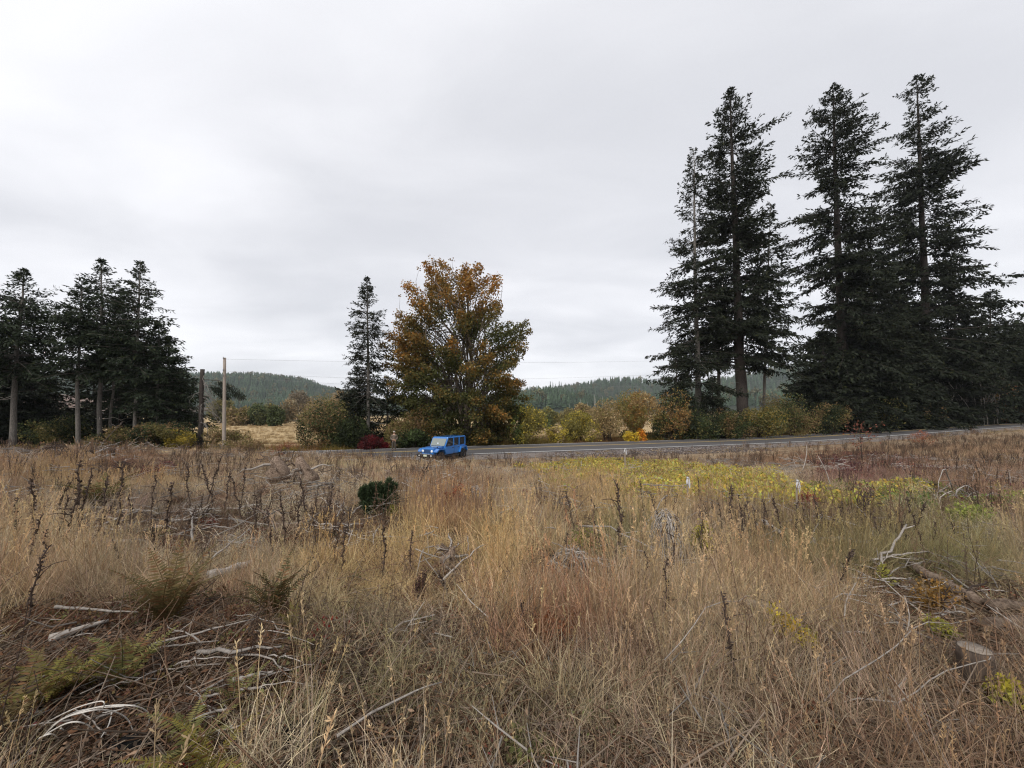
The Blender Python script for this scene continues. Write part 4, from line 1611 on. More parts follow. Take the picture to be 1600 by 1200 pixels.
def litter(seed):
    rs = np.random.RandomState(seed)
    mb = MB()
    n = 70
    p = rs.normal(size=(n, 3)) * [.2, .2, 0] + [0, 0, .012]
    p[:, 2] += .03 * rs.rand(n)
    ax = unit(rs.normal(size=(n, 3)) * [1, 1, .25])
    sv = unit(np.cross(ax, [0, 0, 1]) + rs.normal(size=(n, 3)) * .4)
    mb.leaves(p, ax, sv, .015 + .028 * rs.rand(n), .009 + .014 * rs.rand(n), np.where(rs.rand(n, 1) < .3, [[1.4, 1.2, 1.1]], [[.8, .75, .75]]) * (.5 + .8 * rs.rand(n, 1)))
    for k in range(7):
        q = np.array([rs.normal() * .2, rs.normal() * .2, .02])
        d = unit(rs.normal(size=3) * [1, 1, .12]) * (.12 + .25 * rs.rand())
        mb.tube([q, q + d * .5 + rs.normal(size=3) * .012, q + d], [.004, .0035, .002], 3, np.array([1.6, 1.6, 1.65]) * (.5 + .8 * rs.rand()), cap=False)
    return mb.mesh('litter', M['grass'])


# colours (albedo)
STRAW, GOLD, TAN, BROWN, RUST, OLIV, YELL, PURP, GREY, GRN = (np.array(c) for c in (
    (.54, .42, .275), (.56, .41, .22), (.47, .375, .27), (.27, .185, .125), (.31, .16, .10), (.27, .24, .12), (.56, .45, .06), (.17, .075, .075), (.40, .35, .30), (.17, .21, .07)))

# soft-edged patches, given where they lie in the photograph: (px, py, rx, ry, colour, strength)
PATCH = [(650, 880, 190, 75, GOLD * 1.05, .9), (985, 790, 130, 50, GOLD, .7), (1000, 950, 160, 60, STRAW, .5), (250, 850, 90, 35, GOLD, .5), (1060, 1100, 330, 120, TAN, .6),
         (170, 760, 140, 30, GOLD * .9, .5), (120, 905, 150, 45, TAN * .95, .5), (1360, 860, 200, 70, OLIV, .75), (1230, 820, 170, 40, BROWN, .55),
         (1370, 745, 100, 24, np.array([.23, .12, .11]), .7), (1560, 775, 110, 40, np.array([.30, .18, .13]), .5), (1480, 705, 160, 24, BROWN * 1.25, .7), (1260, 712, 110, 12, RUST * .95, .7), (1120, 715, 110, 12, BROWN * 1.1, .6),
         (225, 730, 60, 22, RUST * .7, .8), (80, 720, 110, 24, BROWN * 1.1, .6), (260, 835, 190, 42, GREY * .85, .6), (860, 1010, 130, 45, RUST, .55), (870, 1000, 60, 20, RUST * 1.2, .5),
         (200, 1060, 290, 130, BROWN, .8), (560, 1050, 110, 120, OLIV * 1.2, .45), (700, 1130, 220, 90, OLIV, .5), (1500, 900, 120, 70, OLIV * 1.1, .6), (950, 850, 70, 36, OLIV, .7), (360, 730, 160, 26, BROWN * 1.15, .5), (710, 800, 70, 28, RUST, .45),
         (1480, 1080, 170, 100, TAN * .9, .5), (1310, 970, 150, 60, STRAW * .95, .5)]
YELLOWS = [(960, 738, 110, 14), (1100, 756, 130, 22), (1190, 775, 120, 24), (1300, 800, 100, 18), (1050, 775, 80, 12), (870, 768, 50, 8), (1400, 775, 70, 12)]
GREENS = [(1500, 812, 85, 24), (1590, 800, 60, 24), (1450, 790, 90, 14), (1560, 845, 80, 24), (1320, 775, 60, 14), (1420, 770, 70, 14), (920, 845, 50, 18)]
BARE = [(460, 772, 75, 16), (130, 1000, 120, 40), (370, 1070, 110, 60), (1100, 880, 50, 22), (1490, 975, 110, 45), (1045, 895, 55, 28), (900, 905, 90, 35), (700, 905, 60, 22), (590, 825, 40, 18), (1400, 920, 80, 30), (520, 850, 60, 30), (1210, 860, 40, 15), (110, 1160, 150, 70), (1520, 1000, 60, 60), (190, 1070, 290, 125), (265, 840, 190, 34), (1550, 965, 100, 45), (470, 745, 60, 18), (300, 990, 120, 50), (860, 900, 60, 25)]


def ell(px, py, z, soft=.6):
    d = ((px - z[0]) / z[2]) ** 2 + ((py - z[1]) / z[3]) ** 2
    return sstep(1 + soft, 1 - soft, d)


def field_points(rs, y0, y1, dens, extra_w=1.4, tmax=-1.5):
    """random ground points of the clearing between two depths"""
    area = (y1 - y0) * 2 * (1.40 * (y0 + y1) / 2 + extra_w)
    n = int(area * dens)
    Y = np.sqrt(y0 ** 2 + (y1 ** 2 - y0 ** 2) * rs.rand(n)) if y0 >= 0 else y0 + (y1 - y0) * rs.rand(n)
    X = (rs.rand(n) * 2 - 1) * (1.40 * np.maximum(Y, 0) + extra_w)
    t = road_t(X, Y)
    ok = t < tmax + (fbm(X, Y, 2, 40) - .5) * 2.2
    # keep the parking spot and the gravel bank open
    ok &= ~((np.hypot(X + 5.0, Y - 31.4) < 3.2) & (Y > 28.6))
    X, Y = X[ok], Y[ok]
    Z = H(X, Y)
    px, py = project(X, Y, Z)
    return X, Y, Z, px, py


def field_tint(X, Y, px, py, rs):
    n = len(X)
    a = fbm(X, Y, 1.6 + .06 * 0, 51)
    b2 = fbm(X, Y, 4.5, 55)
    c = STRAW * np.ones((n, 1))
    rs_ = fbm(X, Y, .8, 57)
    w = sstep(.42, .62, a)[:, None]
    c = c * (1 - w) + TAN * .95 * w
    w = sstep(.48, .62, b2)[:, None] * .85
    c = c * (1 - w) + BROWN * 1.15 * w
    w = sstep(.36, .22, b2)[:, None] * .4
    c = c * (1 - w) + OLIV * 1.4 * w
    w = sstep(.60, .70, rs_)[:, None] * .35
    c = c * (1 - w) + RUST * 1.1 * w
    w = sstep(.38, .30, rs_)[:, None] * .7
    c = c * (1 - w) + np.array([.58, .48, .34]) * w
    far = sstep(14, 30, Y)[:, None]
    c = c * (1 - .35 * far) + np.array([.36, .265, .155]) * .35 * far
    jx, jy = px + 60 * (a - .5) * 2, py + 26 * (b2 - .5) * 2
    for z in PATCH:
        w = (ell(jx, jy, z) * z[5])[:, None]
        c = c * (1 - w) + z[4] * w
    c = c * (.62 + .72 * rs.rand(n, 1)) * (1 + .025 * rs.normal(size=(n, 3)))
    return np.clip(c * [1.13, 1.13, 1.10], .02, .82)


def put(name, label, cat, coll, X, Y, Z, idx, sc, tint, rs, tilt=.12):
    n = len(X)
    R = np.column_stack([rs.normal(size=n) * tilt, rs.normal(size=n) * tilt, rs.rand(n) * 6.283])
    S = np.column_stack([sc, sc, sc * (.85 + .3 * rs.rand(n))])
    return scatter(name, label, cat, coll, np.column_stack([X, Y, Z]), idx, R, S, tint)


def plant_field():
    rs = np.random.RandomState(77)
    near = proto_coll('straw_near', [straw(300 + i, 36, .60, .0050, .11, .55 + .2 * i, .28, 2) for i in range(4)] + [straw(310 + i, 50, .44, .0052, .18, 1.8, .6) for i in range(3)])
    mid = proto_coll('straw_mid', [straw(320 + i, 40, .64, .009, .17, .5 + .25 * i, .25, 2) for i in range(4)] + [straw(330 + i, 60, .46, .009, .24, 1.5, .5) for i in range(3)])
    far = proto_coll('straw_far', [straw(340 + i, 46, .64, .018, .34, .5 + .25 * i, .22, 1) for i in range(4)] + [straw(350 + i, 60, .48, .019, .42, 1.4, .4) for i in range(3)])
    tot = 0
    for nm, coll, y0, y1, dens in (('dry_grass', near, -2.2, .7, 34), ('dry_grass', near, .7, 5.5, 88), ('dry_grass', mid, 5.0, 15, 27), ('dry_grass', far, 14.5, 75, 7.0)):
        X, Y, Z, px, py = field_points(rs, y0, y1, dens, 3. if y0 < 1 else 1.4)
        keep = np.ones(len(X))
        for z in BARE:
            keep *= 1 - .90 * ell(px, py, z)
        for z in YELLOWS:
            keep *= 1 - .75 * ell(px, py, z)
        for z in GREENS:
            keep *= 1 - .6 * ell(px, py, z)
        keep *= .7 + .3 * sstep(.30, .48, fbm(X, Y, 1.1, 61))
        keep *= np.where((X > -2.7) & (X < -.75) & (Y < 1.95), .12, 1)
        keep *= np.where(np.hypot(X, Y) < .55, 0, 1)
        gb = (X > 3) & (X < 24) & (road_t(X, Y) > -5.6)
        keep = np.where(gb, keep * .12, keep)
        ok = rs.rand(len(X)) < keep
        X, Y, Z, px, py = (q[ok] for q in (X, Y, Z, px, py))
        n = len(X)
        tall = fbm(X, Y, 2.4, 63)
        mat = rs.rand(n) < sstep(.62, .36, tall) * .75 + .12
        idx = np.where(mat, 4 + rs.randint(0, 3, n), rs.randint(0, 4, n))
        sc = (.40 + .56 * rs.rand(n)) * (.72 + .55 * sstep(.35, .65, tall)) * np.interp(Y, [4, 10, 22], [1, .85, .72])
        for z in BARE:
            sc *= 1 - .52 * ell(px, py, z)
        sc *= np.where((X > -2) & (Y > 15), np.interp(road_t(X, Y), [-16, -8, -3], [1, .6, .5]), 1)
        for z in PATCH[:4]:
            sc *= 1 + .18 * ell(px, py, z)
        sc *= np.interp(np.hypot(X, Y), [0, 1.6, 3], [.6, .85, 1])
        tint = field_tint(X, Y, px, py, rs)
        tint[mat] *= .82
        lab = {'straw_near': 'dry straw grass of the clearing around the ferns and cut stump', 'straw_mid': 'dry straw grass around the dark conifer sapling', 'straw_far': 'dry grass stretching down to the road'}[coll.name]
        put(nm, lab, 'grass', coll, X, Y, Z, idx, sc, tint, rs)
        tot += n
    # matted, lodged straw under the standing stems
    fl = []
    for i in range(5):
        r_ = np.random.RandomState(360 + i)
        mb = MB()
        blades(mb, 55, r_, .52, .0055, .22, 1.3, .75, flop=.7)
        fl.append(mb.mesh('lodged', M['grass']))
    fc = proto_coll('lodged', fl)
    for y0, y1, dens, s0 in ((.6, 6, 34, .85), (5.5, 16, 9, 1.5)):
        X, Y, Z, px, py = field_points(rs, y0, y1, dens, 2.)
        keep = .25 + .75 * sstep(.36, .56, fbm(X, Y, 1.5, 65))
        for z in BARE:
            keep *= 1 - .82 * ell(px, py, z)
        keep *= np.where((X > -2.7) & (X < -.75) & (Y < 1.95), .2, 1)
        ok = rs.rand(len(X)) < keep
        X, Y, Z, px, py = (q[ok] for q in (X, Y, Z, px, py))
        n = len(X)
        put('matted_grass', 'flattened matted straw beneath the near standing grass' if y0 < 1 else 'flattened matted straw beneath the grass further down the slope', 'grass', fc, X, Y, Z, rs.randint(0, 5, n), s0 * (.6 + .6 * rs.rand(n)), field_tint(X, Y, px, py, rs) * .92, rs, .1)
    # dead forbs
    wn = proto_coll('weed_near', [weed(400 + i, .70, .0030, 5, 16) for i in range(4)])
    wf = proto_coll('weed_far', [weed(410 + i, .62, .007, 7, 14) for i in range(4)])
    for coll, y0, y1, dens in ((wn, 1.6, 7, 1.7), (wf, 6.5, 70, 1.35)):
        X, Y, Z, px, py = field_points(rs, y0, y1, dens)
        keep = .15 + .85 * sstep(.46, .62, fbm(X, Y, 2.6, 71))
        for z in [(1250, 840, 260, 60, 0), (60, 830, 140, 60, 0), (330, 740, 330, 40, 0), (1480, 720, 160, 40, 0), (480, 840, 140, 60, 0)]:
            keep = np.maximum(keep, .95 * ell(px, py, z))
        for z in YELLOWS:
            keep = keep * (1 - .9 * ell(px, py, z))
        gb = (X > 3) & (X < 24) & (road_t(X, Y) > -5.6)
        ok = rs.rand(len(X)) < np.where(gb, keep * .15, keep)
        X, Y, Z = X[ok], Y[ok], Z[ok]
        n = len(X)
        c = np.where(rs.rand(n, 1) < .6, [[.10, .07, .055]], [[.23, .15, .10]]) * (.6 + .8 * rs.rand(n, 1))
        put('dead_weeds', 'dark dead weed stems scattered through the near grass' if coll is wn else 'dark dead weed stems scattered through the grass toward the road', 'weeds', coll, X, Y, Z, rs.randint(0, 4, n), .6 + .7 * rs.rand(n), c, rs, .1)
    # low leafy cover: yellow patch, green patch, purple brambles, general underlayer
    ln = proto_coll('leafy_near', [leafy(420 + i, 90, .13, .20, .026) for i in range(4)])
    lf = proto_coll('leafy_far', [leafy(430 + i, 110, .34, .40, .10) for i in range(4)])
    X, Y, Z, px, py = field_points(rs, 9, 45, 11)
    w = np.zeros(len(X))
    jx, jy = px + 90 * (fbm(X, Y, 2.5, 81) - .5), py + 18 * (fbm(X, Y, 3.5, 83) - .5)
    for z in YELLOWS:
        w = np.maximum(w, ell(jx, jy, z))
    ok = rs.rand(len(X)) < w * (.35 + .65 * sstep(.36, .52, fbm(X, Y, 1.7, 87)))
    n = ok.sum()
    v = fbm(X[ok], Y[ok], 2.2, 85)[:, None]
    c = (np.array([.52, .41, .08]) * (1 - v) + np.array([.40, .33, .10]) * v) * (.7 + .5 * rs.rand(n, 1))
    put('yellow_groundcover', 'bright yellow leafy groundcover below the gravel bank', 'groundcover', lf, X[ok], Y[ok], Z[ok], rs.randint(0, 4, n), .55 + .6 * rs.rand(n), c, rs)
    w = np.zeros(len(X))
    for z in GREENS:
        w = np.maximum(w, ell(jx, jy, z))
    ok = rs.rand(len(X)) < w * .8
    n = ok.sum()
    c = np.where(rs.rand(n, 1) < .5, [[.20, .22, .05]], [[.13, .16, .05]]) * (.7 + .6 * rs.rand(n, 1))
    put('green_groundcover', 'yellow-green leafy weeds beside the purple brambles', 'groundcover', lf, X[ok], Y[ok], Z[ok], rs.randint(0, 4, n), .4 + .5 * rs.rand(n), c, rs)
    w = np.zeros(len(X))
    for z in [(1370, 752, 100, 22), (1540, 785, 70, 22), (225, 735, 55, 14), (1275, 790, 45, 14), (1330, 722, 70, 12), (880, 790, 40, 12)]:
        w = np.maximum(w, ell(jx, jy, z))
    ok = rs.rand(len(X)) < w * .20
    n = ok.sum()
    c = np.where(rs.rand(n, 1) < .6, [[.13, .055, .055]], [[.21, .10, .075]]) * (.7 + .6 * rs.rand(n, 1))
    put('purple_brambles', 'low purplish red brambles in the slope grass', 'brambles', lf, X[ok], Y[ok], Z[ok], rs.randint(0, 4, n), .4 + .6 * rs.rand(n), c, rs)
    X, Y, Z, px, py = field_points(rs, .6, 12, 16)
    keep = .16 + .5 * sstep(.45, .6, fbm(X, Y, 1.2, 91))
    for z in [(190, 1080, 290, 120), (850, 1130, 220, 90), (860, 1000, 100, 40)]:
        keep = np.maximum(keep, .85 * ell(px, py, z))
    ok = rs.rand(len(X)) < keep
    X, Y, Z, px, py = (q[ok] for q in (X, Y, Z, px, py))
    n = len(X)
    k = rs.rand(n, 1)
    c = np.where(k < .40, [[.17, .10, .055]], np.where(k < .72, [[.12, .12, .05]], np.where(k < .92, [[.19, .085, .05]], [[.26, .05, .04]]))) * (.6 + .7 * rs.rand(n, 1))
    put('trailing_leaves', 'small brown and olive trailing leaves under the grass', 'undergrowth', ln, X, Y, Z, rs.randint(0, 4, n), .5 + .7 * rs.rand(n), c, rs)
    X, Y, Z, px, py = field_points(rs, .6, 5, 40)
    w = np.zeros(len(X))
    for z in [(200, 1070, 300, 130), (330, 990, 130, 50)]:
        w = np.maximum(w, ell(px, py, z))
    w *= .4 + .6 * sstep(.42, .55, fbm(X, Y, .7, 97))
    ok = rs.rand(len(X)) < w * .8
    n = ok.sum()
    k = rs.rand(n, 1)
    c = np.where(k < .5, [[.22, .125, .075]], np.where(k < .8, [[.15, .085, .06]], [[.19, .16, .07]])) * (.6 + .7 * rs.rand(n, 1))
    put('dead_bracken', 'matted brown dead bracken around the ferns', 'undergrowth', ln, X[ok], Y[ok], Z[ok], rs.randint(0, 4, n), .6 + .6 * rs.rand(n), c, rs)
    lt = proto_coll('litter', [litter(440 + i) for i in range(4)])
    q1, q2 = field_points(rs, .4, 11, 26), field_points(rs, .4, 3.4, 70)
    X, Y, Z, px, py = (np.concatenate(u) for u in zip(q1, q2))
    n = len(X)
    c = np.where(rs.rand(n, 1) < .5, [[.17, .105, .065]], [[.20, .155, .115]]) * (.6 + .7 * rs.rand(n, 1))
    put('leaf_litter', 'brown dead leaf and twig litter on the soil', 'litter', lt, X, Y, Z, rs.randint(0, 4, n), .8 + .6 * rs.rand(n), c, rs, .05)
    tw = []
    for i in range(5):
        r_ = np.random.RandomState(480 + i)
        mb = MB()
        for k in range(6):
            q = np.array([r_.normal() * .25, r_.normal() * .25, .06 + .16 * r_.rand()])
            d = unit(r_.normal(size=3) * [1, 1, .22]) * (.25 + .5 * r_.rand())
            mb.tube([q - d * .5, q + r_.normal(size=3) * .03, q + d * .5], [.008, .007, .003], 4, np.ones(3) * (.6 + .6 * r_.rand()), cap=False)
            mb.tube([q, q + unit(r_.normal(size=3) * [1, 1, .4] + [0, 0, .3]) * .2], [.005, .002], 3, np.ones(3) * (.6 + .6 * r_.rand()), cap=False)
        tw.append(mb.mesh('slash', M['grass']))
    tc = proto_coll('slash', tw)
    X, Y, Z, px, py = field_points(rs, 1.4, 26, 1.5)
    keep = .2 + .6 * sstep(.48, .62, fbm(X, Y, 3, 99))
    for z in BARE:
        keep = np.maximum(keep, .8 * ell(px, py, z))
    ok = rs.rand(len(X)) < keep
    X, Y, Z = X[ok], Y[ok], Z[ok]
    n = len(X)
    c = np.where(rs.rand(n, 1) < .75, [[.46, .42, .38]], [[.18, .14, .12]]) * (.6 + .7 * rs.rand(n, 1))
    put('slash_debris', 'bleached slash twigs strewn through the grass', 'debris', tc, X, Y, Z, rs.randint(0, 5, n), np.interp(Y, [2, 10], [.6, 1.1]) * (.6 + .8 * rs.rand(n)), c, rs, .12)
    # verge beyond the road and meadow tufts
    n = 5200
    x = -75 + 215 * rs.rand(n)
    tt = 8.6 + 6.5 * rs.rand(n) ** 1.4
    p = np.array([road_pt(a, b_) for a, b_ in zip(x, tt)])
    c = np.where(fbm(p[:, 0], p[:, 1], 6, 95)[:, None] < .52, [[.27, .20, .05]], [[.25, .145, .06]]) * (.6 + .7 * rs.rand(n, 1))
    put('verge_grass', 'yellow-brown rough grass along the far road edge', 'grass', far, p[:, 0], p[:, 1], H(p[:, 0], p[:, 1]), rs.randint(0, 7, n), .7 + .6 * rs.rand(n), c, rs)
    n = 5200
    Y = 50 + 90 * rs.rand(n)
    X = (-.80 + 1.1 * rs.rand(n)) * Y
    ok = road_t(X, Y) > 14
    X, Y = X[ok], Y[ok]
    c = np.array([.36, .255, .13]) * (.7 + .5 * rs.rand(len(X), 1))
    put('meadow_grass', 'pale tan hay grass of the valley meadow', 'grass', far, X, Y, H(X, Y), rs.randint(0, 7, len(X)), .6 + .5 * rs.rand(len(X)), c, rs)
    ug = proto_coll('brush', [leafy(450 + i, 170, .55, .5, .15) for i in range(4)])
    n = 2600
    x = np.concatenate([-62 + 34 * rs.rand(700), -16 + 12 * rs.rand(400), 20 + 94 * rs.rand(1500)])
    tt = 9.8 + 5.5 * rs.rand(n)
    p = np.array([road_pt(a_, b_) for a_, b_ in zip(x, tt)])
    k = fbm(p[:, 0], p[:, 1], 4, 101)[:, None]
    c = np.where(k < .45, [[.10, .095, .035]], np.where(k < .55, [[.20, .14, .06]], [[.14, .10, .05]])) * (.6 + .7 * rs.rand(n, 1))
    put('undergrowth', 'olive brown brush beneath the roadside trees', 'undergrowth', ug, p[:, 0], p[:, 1], H(p[:, 0], p[:, 1]), rs.randint(0, 4, n), .6 + 1.3 * rs.rand(n) ** 2, c, rs)
    n = 900
    x = -20 + 110 * rs.rand(n)
    tt = -.75 - 2.6 * rs.rand(n) ** .7
    ok = (fbm(x, tt * 3, 2.5, 103) > .5) & ~((x > -9) & (x < -1))
    x, tt = x[ok], tt[ok]
    p = np.array([road_pt(a_, b_) for a_, b_ in zip(x, tt)])
    zz = np.maximum(H(p[:, 0], p[:, 1]), road_z(x) + np.interp(tt, [-2.9, -.5], [-.14, -.015]) - 9 * (tt < -2.9))
    put('shoulder_weeds', 'sparse dry weeds creeping over the gravel shoulder', 'weeds', far, p[:, 0], p[:, 1], zz, rs.randint(4, 7, len(x)), .25 + .35 * rs.rand(len(x)), np.array([.34, .25, .13]) * (.6 + .7 * rs.rand(len(x), 1)), rs)
    # gravel stones of the bank
    st = []
    for i in range(3):
        r_ = np.random.RandomState(460 + i)
        V = np.array([(x_, y_, z_) for x_ in (-1, 1) for y_ in (-1, 1) for z_ in (-1, 1)], float)
        V = V * (.6 + .6 * r_.rand(8, 3))
        st.append(mesh_np('stone', V, [np.array([(0, 1, 3, 2), (4, 6, 7, 5), (0, 4, 5, 1), (2, 3, 7, 6), (0, 2, 6, 4), (1, 5, 7, 3)])], np.ones((8, 3)), mat=M['grass']))
    sc_ = proto_coll('stone', st)
    n = 7000
    x = np.concatenate([3 + 22 * rs.rand(4800), -14 + 75 * rs.rand(2200)])
    tt = np.concatenate([-.8 - 3.6 * rs.rand(4800), -.6 - 2.2 * rs.rand(2200)])
    p = np.array([road_pt(a, b_) for a, b_ in zip(x, tt)])
    zz = np.maximum(H(p[:, 0], p[:, 1]), road_z(x) - .03 + np.interp(tt, [-2.9, -.5], [-.12, .0]) - 9 * (tt < -2.9))
    s = .018 + .05 * rs.rand(n) ** 3
    c = np.where(rs.rand(n, 1) < .2, [[.34, .30, .28]], [[.16, .13, .12]]) * (.5 + .8 * rs.rand(n, 1))
    put('gravel', 'loose gravel stones on the bank below the road', 'gravel', sc_, p[:, 0], p[:, 1], zz, rs.randint(0, 3, n), s, c, rs, .6)


plant_field()


# ------------------------------------------------------------------ dark stalks standing above the grass
def stalk_mesh(seed, h):
    rs = np.random.RandomState(seed)
    mb = MB()
    s = np.linspace(0, 1, 9)
    le, di = .22 * rs.rand(), rs.rand() * 6.28
    p = np.column_stack([le * h * s ** 1.5 * math.cos(di), le * h * s ** 1.5 * math.sin(di), h * s - .05]) + np.vstack([np.zeros((1, 3)), rs.normal(size=(8, 3)) * [.014, .014, 0]])
    mb.tube(p, np.linspace(.012, .007, 9), 5)
    n = 70
    f = .35 + .65 * rs.rand(n)
    q = np.column_stack([np.interp(f, s, p[:, i]) for i in range(3)])
    ax = unit(rs.normal(size=(n, 3)) + [0, 0, .6])
    mb.leaves(q, ax, perp(ax, rs), .025 + .035 * rs.rand(n), .014 + .018 * rs.rand(n), np.ones((n, 3)) * (.6 + .8 * rs.rand(n, 1)))
    for k in range(rs.randint(1, 4)):
        i = rs.randint(3, 7)
        d = unit(rs.normal(size=3) * [1, 1, .3] + [0, 0, .7]) * h * (.12 + .2 * rs.rand())
        mb.tube([p[i], p[i] + d * .5 + [0, 0, .02], p[i] + d], [.006, .005, .003], 4)
    return mb.mesh('dead_stalk', M['twig_dark'])


STALK = [stalk_mesh(500 + i, 1.0) for i in range(6)]
# (base px, base py, top py): read off the photograph
STALKS = {
    ('thin dark dead weed stalk in the clump around the ribboned stakes', 'stalks around the ribboned stakes'):
        [(1140, 870, 756), (1155, 880, 775), (1165, 850, 770), (1180, 860, 790), (1195, 850, 780), (1212, 850, 778), (1228, 855, 770), (1243, 850, 776), (1262, 860, 785), (1285, 850, 765), (1290, 860, 790), (1302, 855, 785), (1315, 865, 782), (1322, 850, 790), (1345, 850, 765), (1354, 850, 762), (1372, 850, 768), (1385, 865, 765), (1430, 850, 778), (1420, 860, 795), (1445, 870, 770), (1460, 855, 812), (1495, 850, 800)],
    ('knobbly dark dead weed stalk rising from the tall straw grass below the sapling', 'stalks near the sapling'):
        [(505, 880, 755), (492, 880, 790), (520, 890, 785), (532, 905, 820), (460, 870, 780), (425, 880, 790), (445, 865, 760), (480, 830, 740), (395, 850, 770), (540, 850, 790), (600, 910, 815), (640, 905, 830), (700, 940, 880)],
    ('dark dead weed stalk standing among the fallen grey branches', 'stalks among the fallen branches'):
        [(165, 850, 740), (180, 850, 722), (205, 860, 760), (235, 820, 740), (255, 870, 745), (240, 890, 800), (140, 870, 780), (100, 880, 750), (70, 910, 820), (85, 860, 770), (40, 900, 800), (20, 880, 770), (55, 860, 740), (125, 830, 725), (120, 840, 715), (295, 800, 720), (322, 800, 708), (335, 800, 712), (350, 815, 735), (380, 820, 735), (375, 800, 725), (30, 1000, 850), (190, 900, 840), (285, 850, 790)],
    ('solitary dark dead weed stalk in the open middle grass', 'stalks in the open grass'):
        [(898, 850, 765), (934, 860, 775), (955, 920, 790), (1045, 930, 800), (1040, 850, 765), (1095, 800, 745), (770, 830, 770), (735, 800, 755), (880, 880, 830), (975, 880, 745), (1010, 830, 750), (650, 770, 715), (560, 760, 720), (1005, 960, 850), (1038, 1000, 870), (820, 1010, 930), (1152, 1090, 930), (1100, 900, 800), (1310, 940, 840)],
}


def stalks():
    rs = np.random.RandomState(15)
    i = 0
    for (lab, grp), L in STALKS.items():
        for (px, py, ty) in L:
            b = gp(px, py)
            h = np.clip((at(px, ty, b[1])[2] - b[2]), .35, 1.7)
            o = bpy.data.objects.new('dead_stalk', STALK[i % 6])
            i += 1
            link(o)
            o.location = b
            o.rotation_euler = (rs.normal() * .08, rs.normal() * .08, rs.rand() * 6.28)
            k = h * (.7 + .3 * min(1, 6 / b[1])) if b[1] < 6 else h
            o.scale = (max(.8, k) * (1.35 if b[1] > 9 else .95), max(.8, k) * (1.35 if b[1] > 9 else .95), h)
            tag(o, lab, 'weed stalk', grp)


stalks()


# ------------------------------------------------------------------ ferns
def frond_mesh(seed, Ln, droop, cols, wide=.11, pairs=26):
    rs = np.random.RandomState(seed)
    mb = MB()
    s = np.linspace(0, 1, 9)
    x = Ln * (s * .55 + .22 * s * s)
    z = Ln * (.85 * s - droop * s ** 2.2)
    p = np.column_stack([x, .04 * Ln * np.sin(s * 2.5 + rs.rand() * 6), z])
    c0 = np.asarray(cols[0]) * .8
    mb.tube(p, np.linspace(.006, .0015, 9) * Ln / .8, 4, c0, cap=False)
    f = np.linspace(.12, .985, pairs)
    q = np.column_stack([np.interp(f, s, p[:, i]) for i in range(3)])
    T = unit(np.column_stack([np.interp(f, s, np.gradient(p[:, i])) for i in range(3)]))
    for sg in (-1, 1):
        side = np.cross(T, [0, 0, 1.])
        side = unit(side) * sg
        ax = unit(side + T * .35 + rs.normal(size=T.shape) * .10 + [0, 0, -.12])
        wv = unit(T + rs.normal(size=T.shape) * .12)
        l = wide * Ln * 1.15 * np.minimum(1, (1.03 - f) * 2.0) * np.minimum(1, .45 + f * 2.2) * (.85 + .3 * rs.rand(pairs))
        mix = rs.rand(pairs, 1)
        col = np.asarray(cols[0]) * (1 - mix) + np.asarray(cols[1]) * mix
        brown = rs.rand(pairs) < .25
        col[brown] = [.16, .085, .04]
        mb.leaves(q, ax, wv, l, .55 * Ln / pairs * 1.25, col * (.8 + .4 * rs.rand(pairs, 1)), tip=.3)
    return mb.mesh('frond', M['leaf'])


def fern(label, base, Ln, n, cols, seed, droop=.45, up=.0, az=None, group=None):
    rs = np.random.RandomState(seed)
    root = thing('sword_fern', label, 'fern', base, group)
    prot = [frond_mesh(seed * 10 + i, Ln, droop * (.7 + .6 * rs.rand()), cols) for i in range(4)]
    for k in range(n):
        o = part('frond', prot[k % 4], root)
        a = (k + rs.rand() * .7) * 2 * math.pi / n if az is None else az + rs.normal() * .5
        s = .65 + .45 * rs.rand()
        o.scale = (s, s, s)
        o.rotation_euler = (rs.normal() * .15, -up - .25 + .35 * rs.rand(), a)
    return root


FB = [[.15, .105, .045], [.10, .085, .035]]
FY = [[.20, .165, .04], [.14, .13, .035]]
FG = [[.14, .145, .05], [.20, .165, .06]]
for (lab, px, py, Ln, n, cols, sd_, up) in [
        ('large upright brownish sword fern behind the straight bleached branch', 262, 985, .80, 18, FB, 1, .35),
        ('dark olive sword fern in the straw grass beside the weathered half-buried log', 428, 975, .66, 13, [[.07, .06, .025], [.09, .075, .03]], 2, .35),
        ('sword fern tuft in the open grass beyond the slash heap', 158, 800, 1.15, 18, [[.12, .11, .035], [.09, .085, .03]], 3, .2),
        ('yellowish fern spreading behind the looping pale vine', 70, 1110, .55, 12, FY, 4, .1),
        ('low yellow-green fern above the looping pale vine', 130, 1085, .42, 10, FY, 5, .15),
        ('upright yellow-green fern fronds on the brown litter', 190, 1090, .55, 9, FG, 6, .3),
        ('olive fern at the edge of the looping pale vine', 15, 1150, .5, 10, FB, 7, .1),
        ('green sword fern arching beside the half-buried grey rock', 300, 1195, .42, 8, FG, 8, .1),
        ('yellowing sword fern with drying tips beside the green one', 352, 1230, .48, 7, [[.28, .22, .05], [.17, .16, .04]], 9, .2),
        ('small green fern in the grass beside the small bleached sticks', 365, 1110, .32, 8, FG, 10, .2),
        ('short fern in grass beneath the straw clump', 455, 990, .28, 7, FY, 11, .3),
        ('dark fern against the slash branches at the sapling side', 215, 1040, .3, 7, FB, 12, .2)]:
    b = gp(px, min(py, 1199))
    if py > 1199:
        b = gp(px, 1199) - [0, .12, 0]
        b[2] = Hs(b[0], b[1])
    fern(lab, b, Ln, n, cols, sd_, up=up)


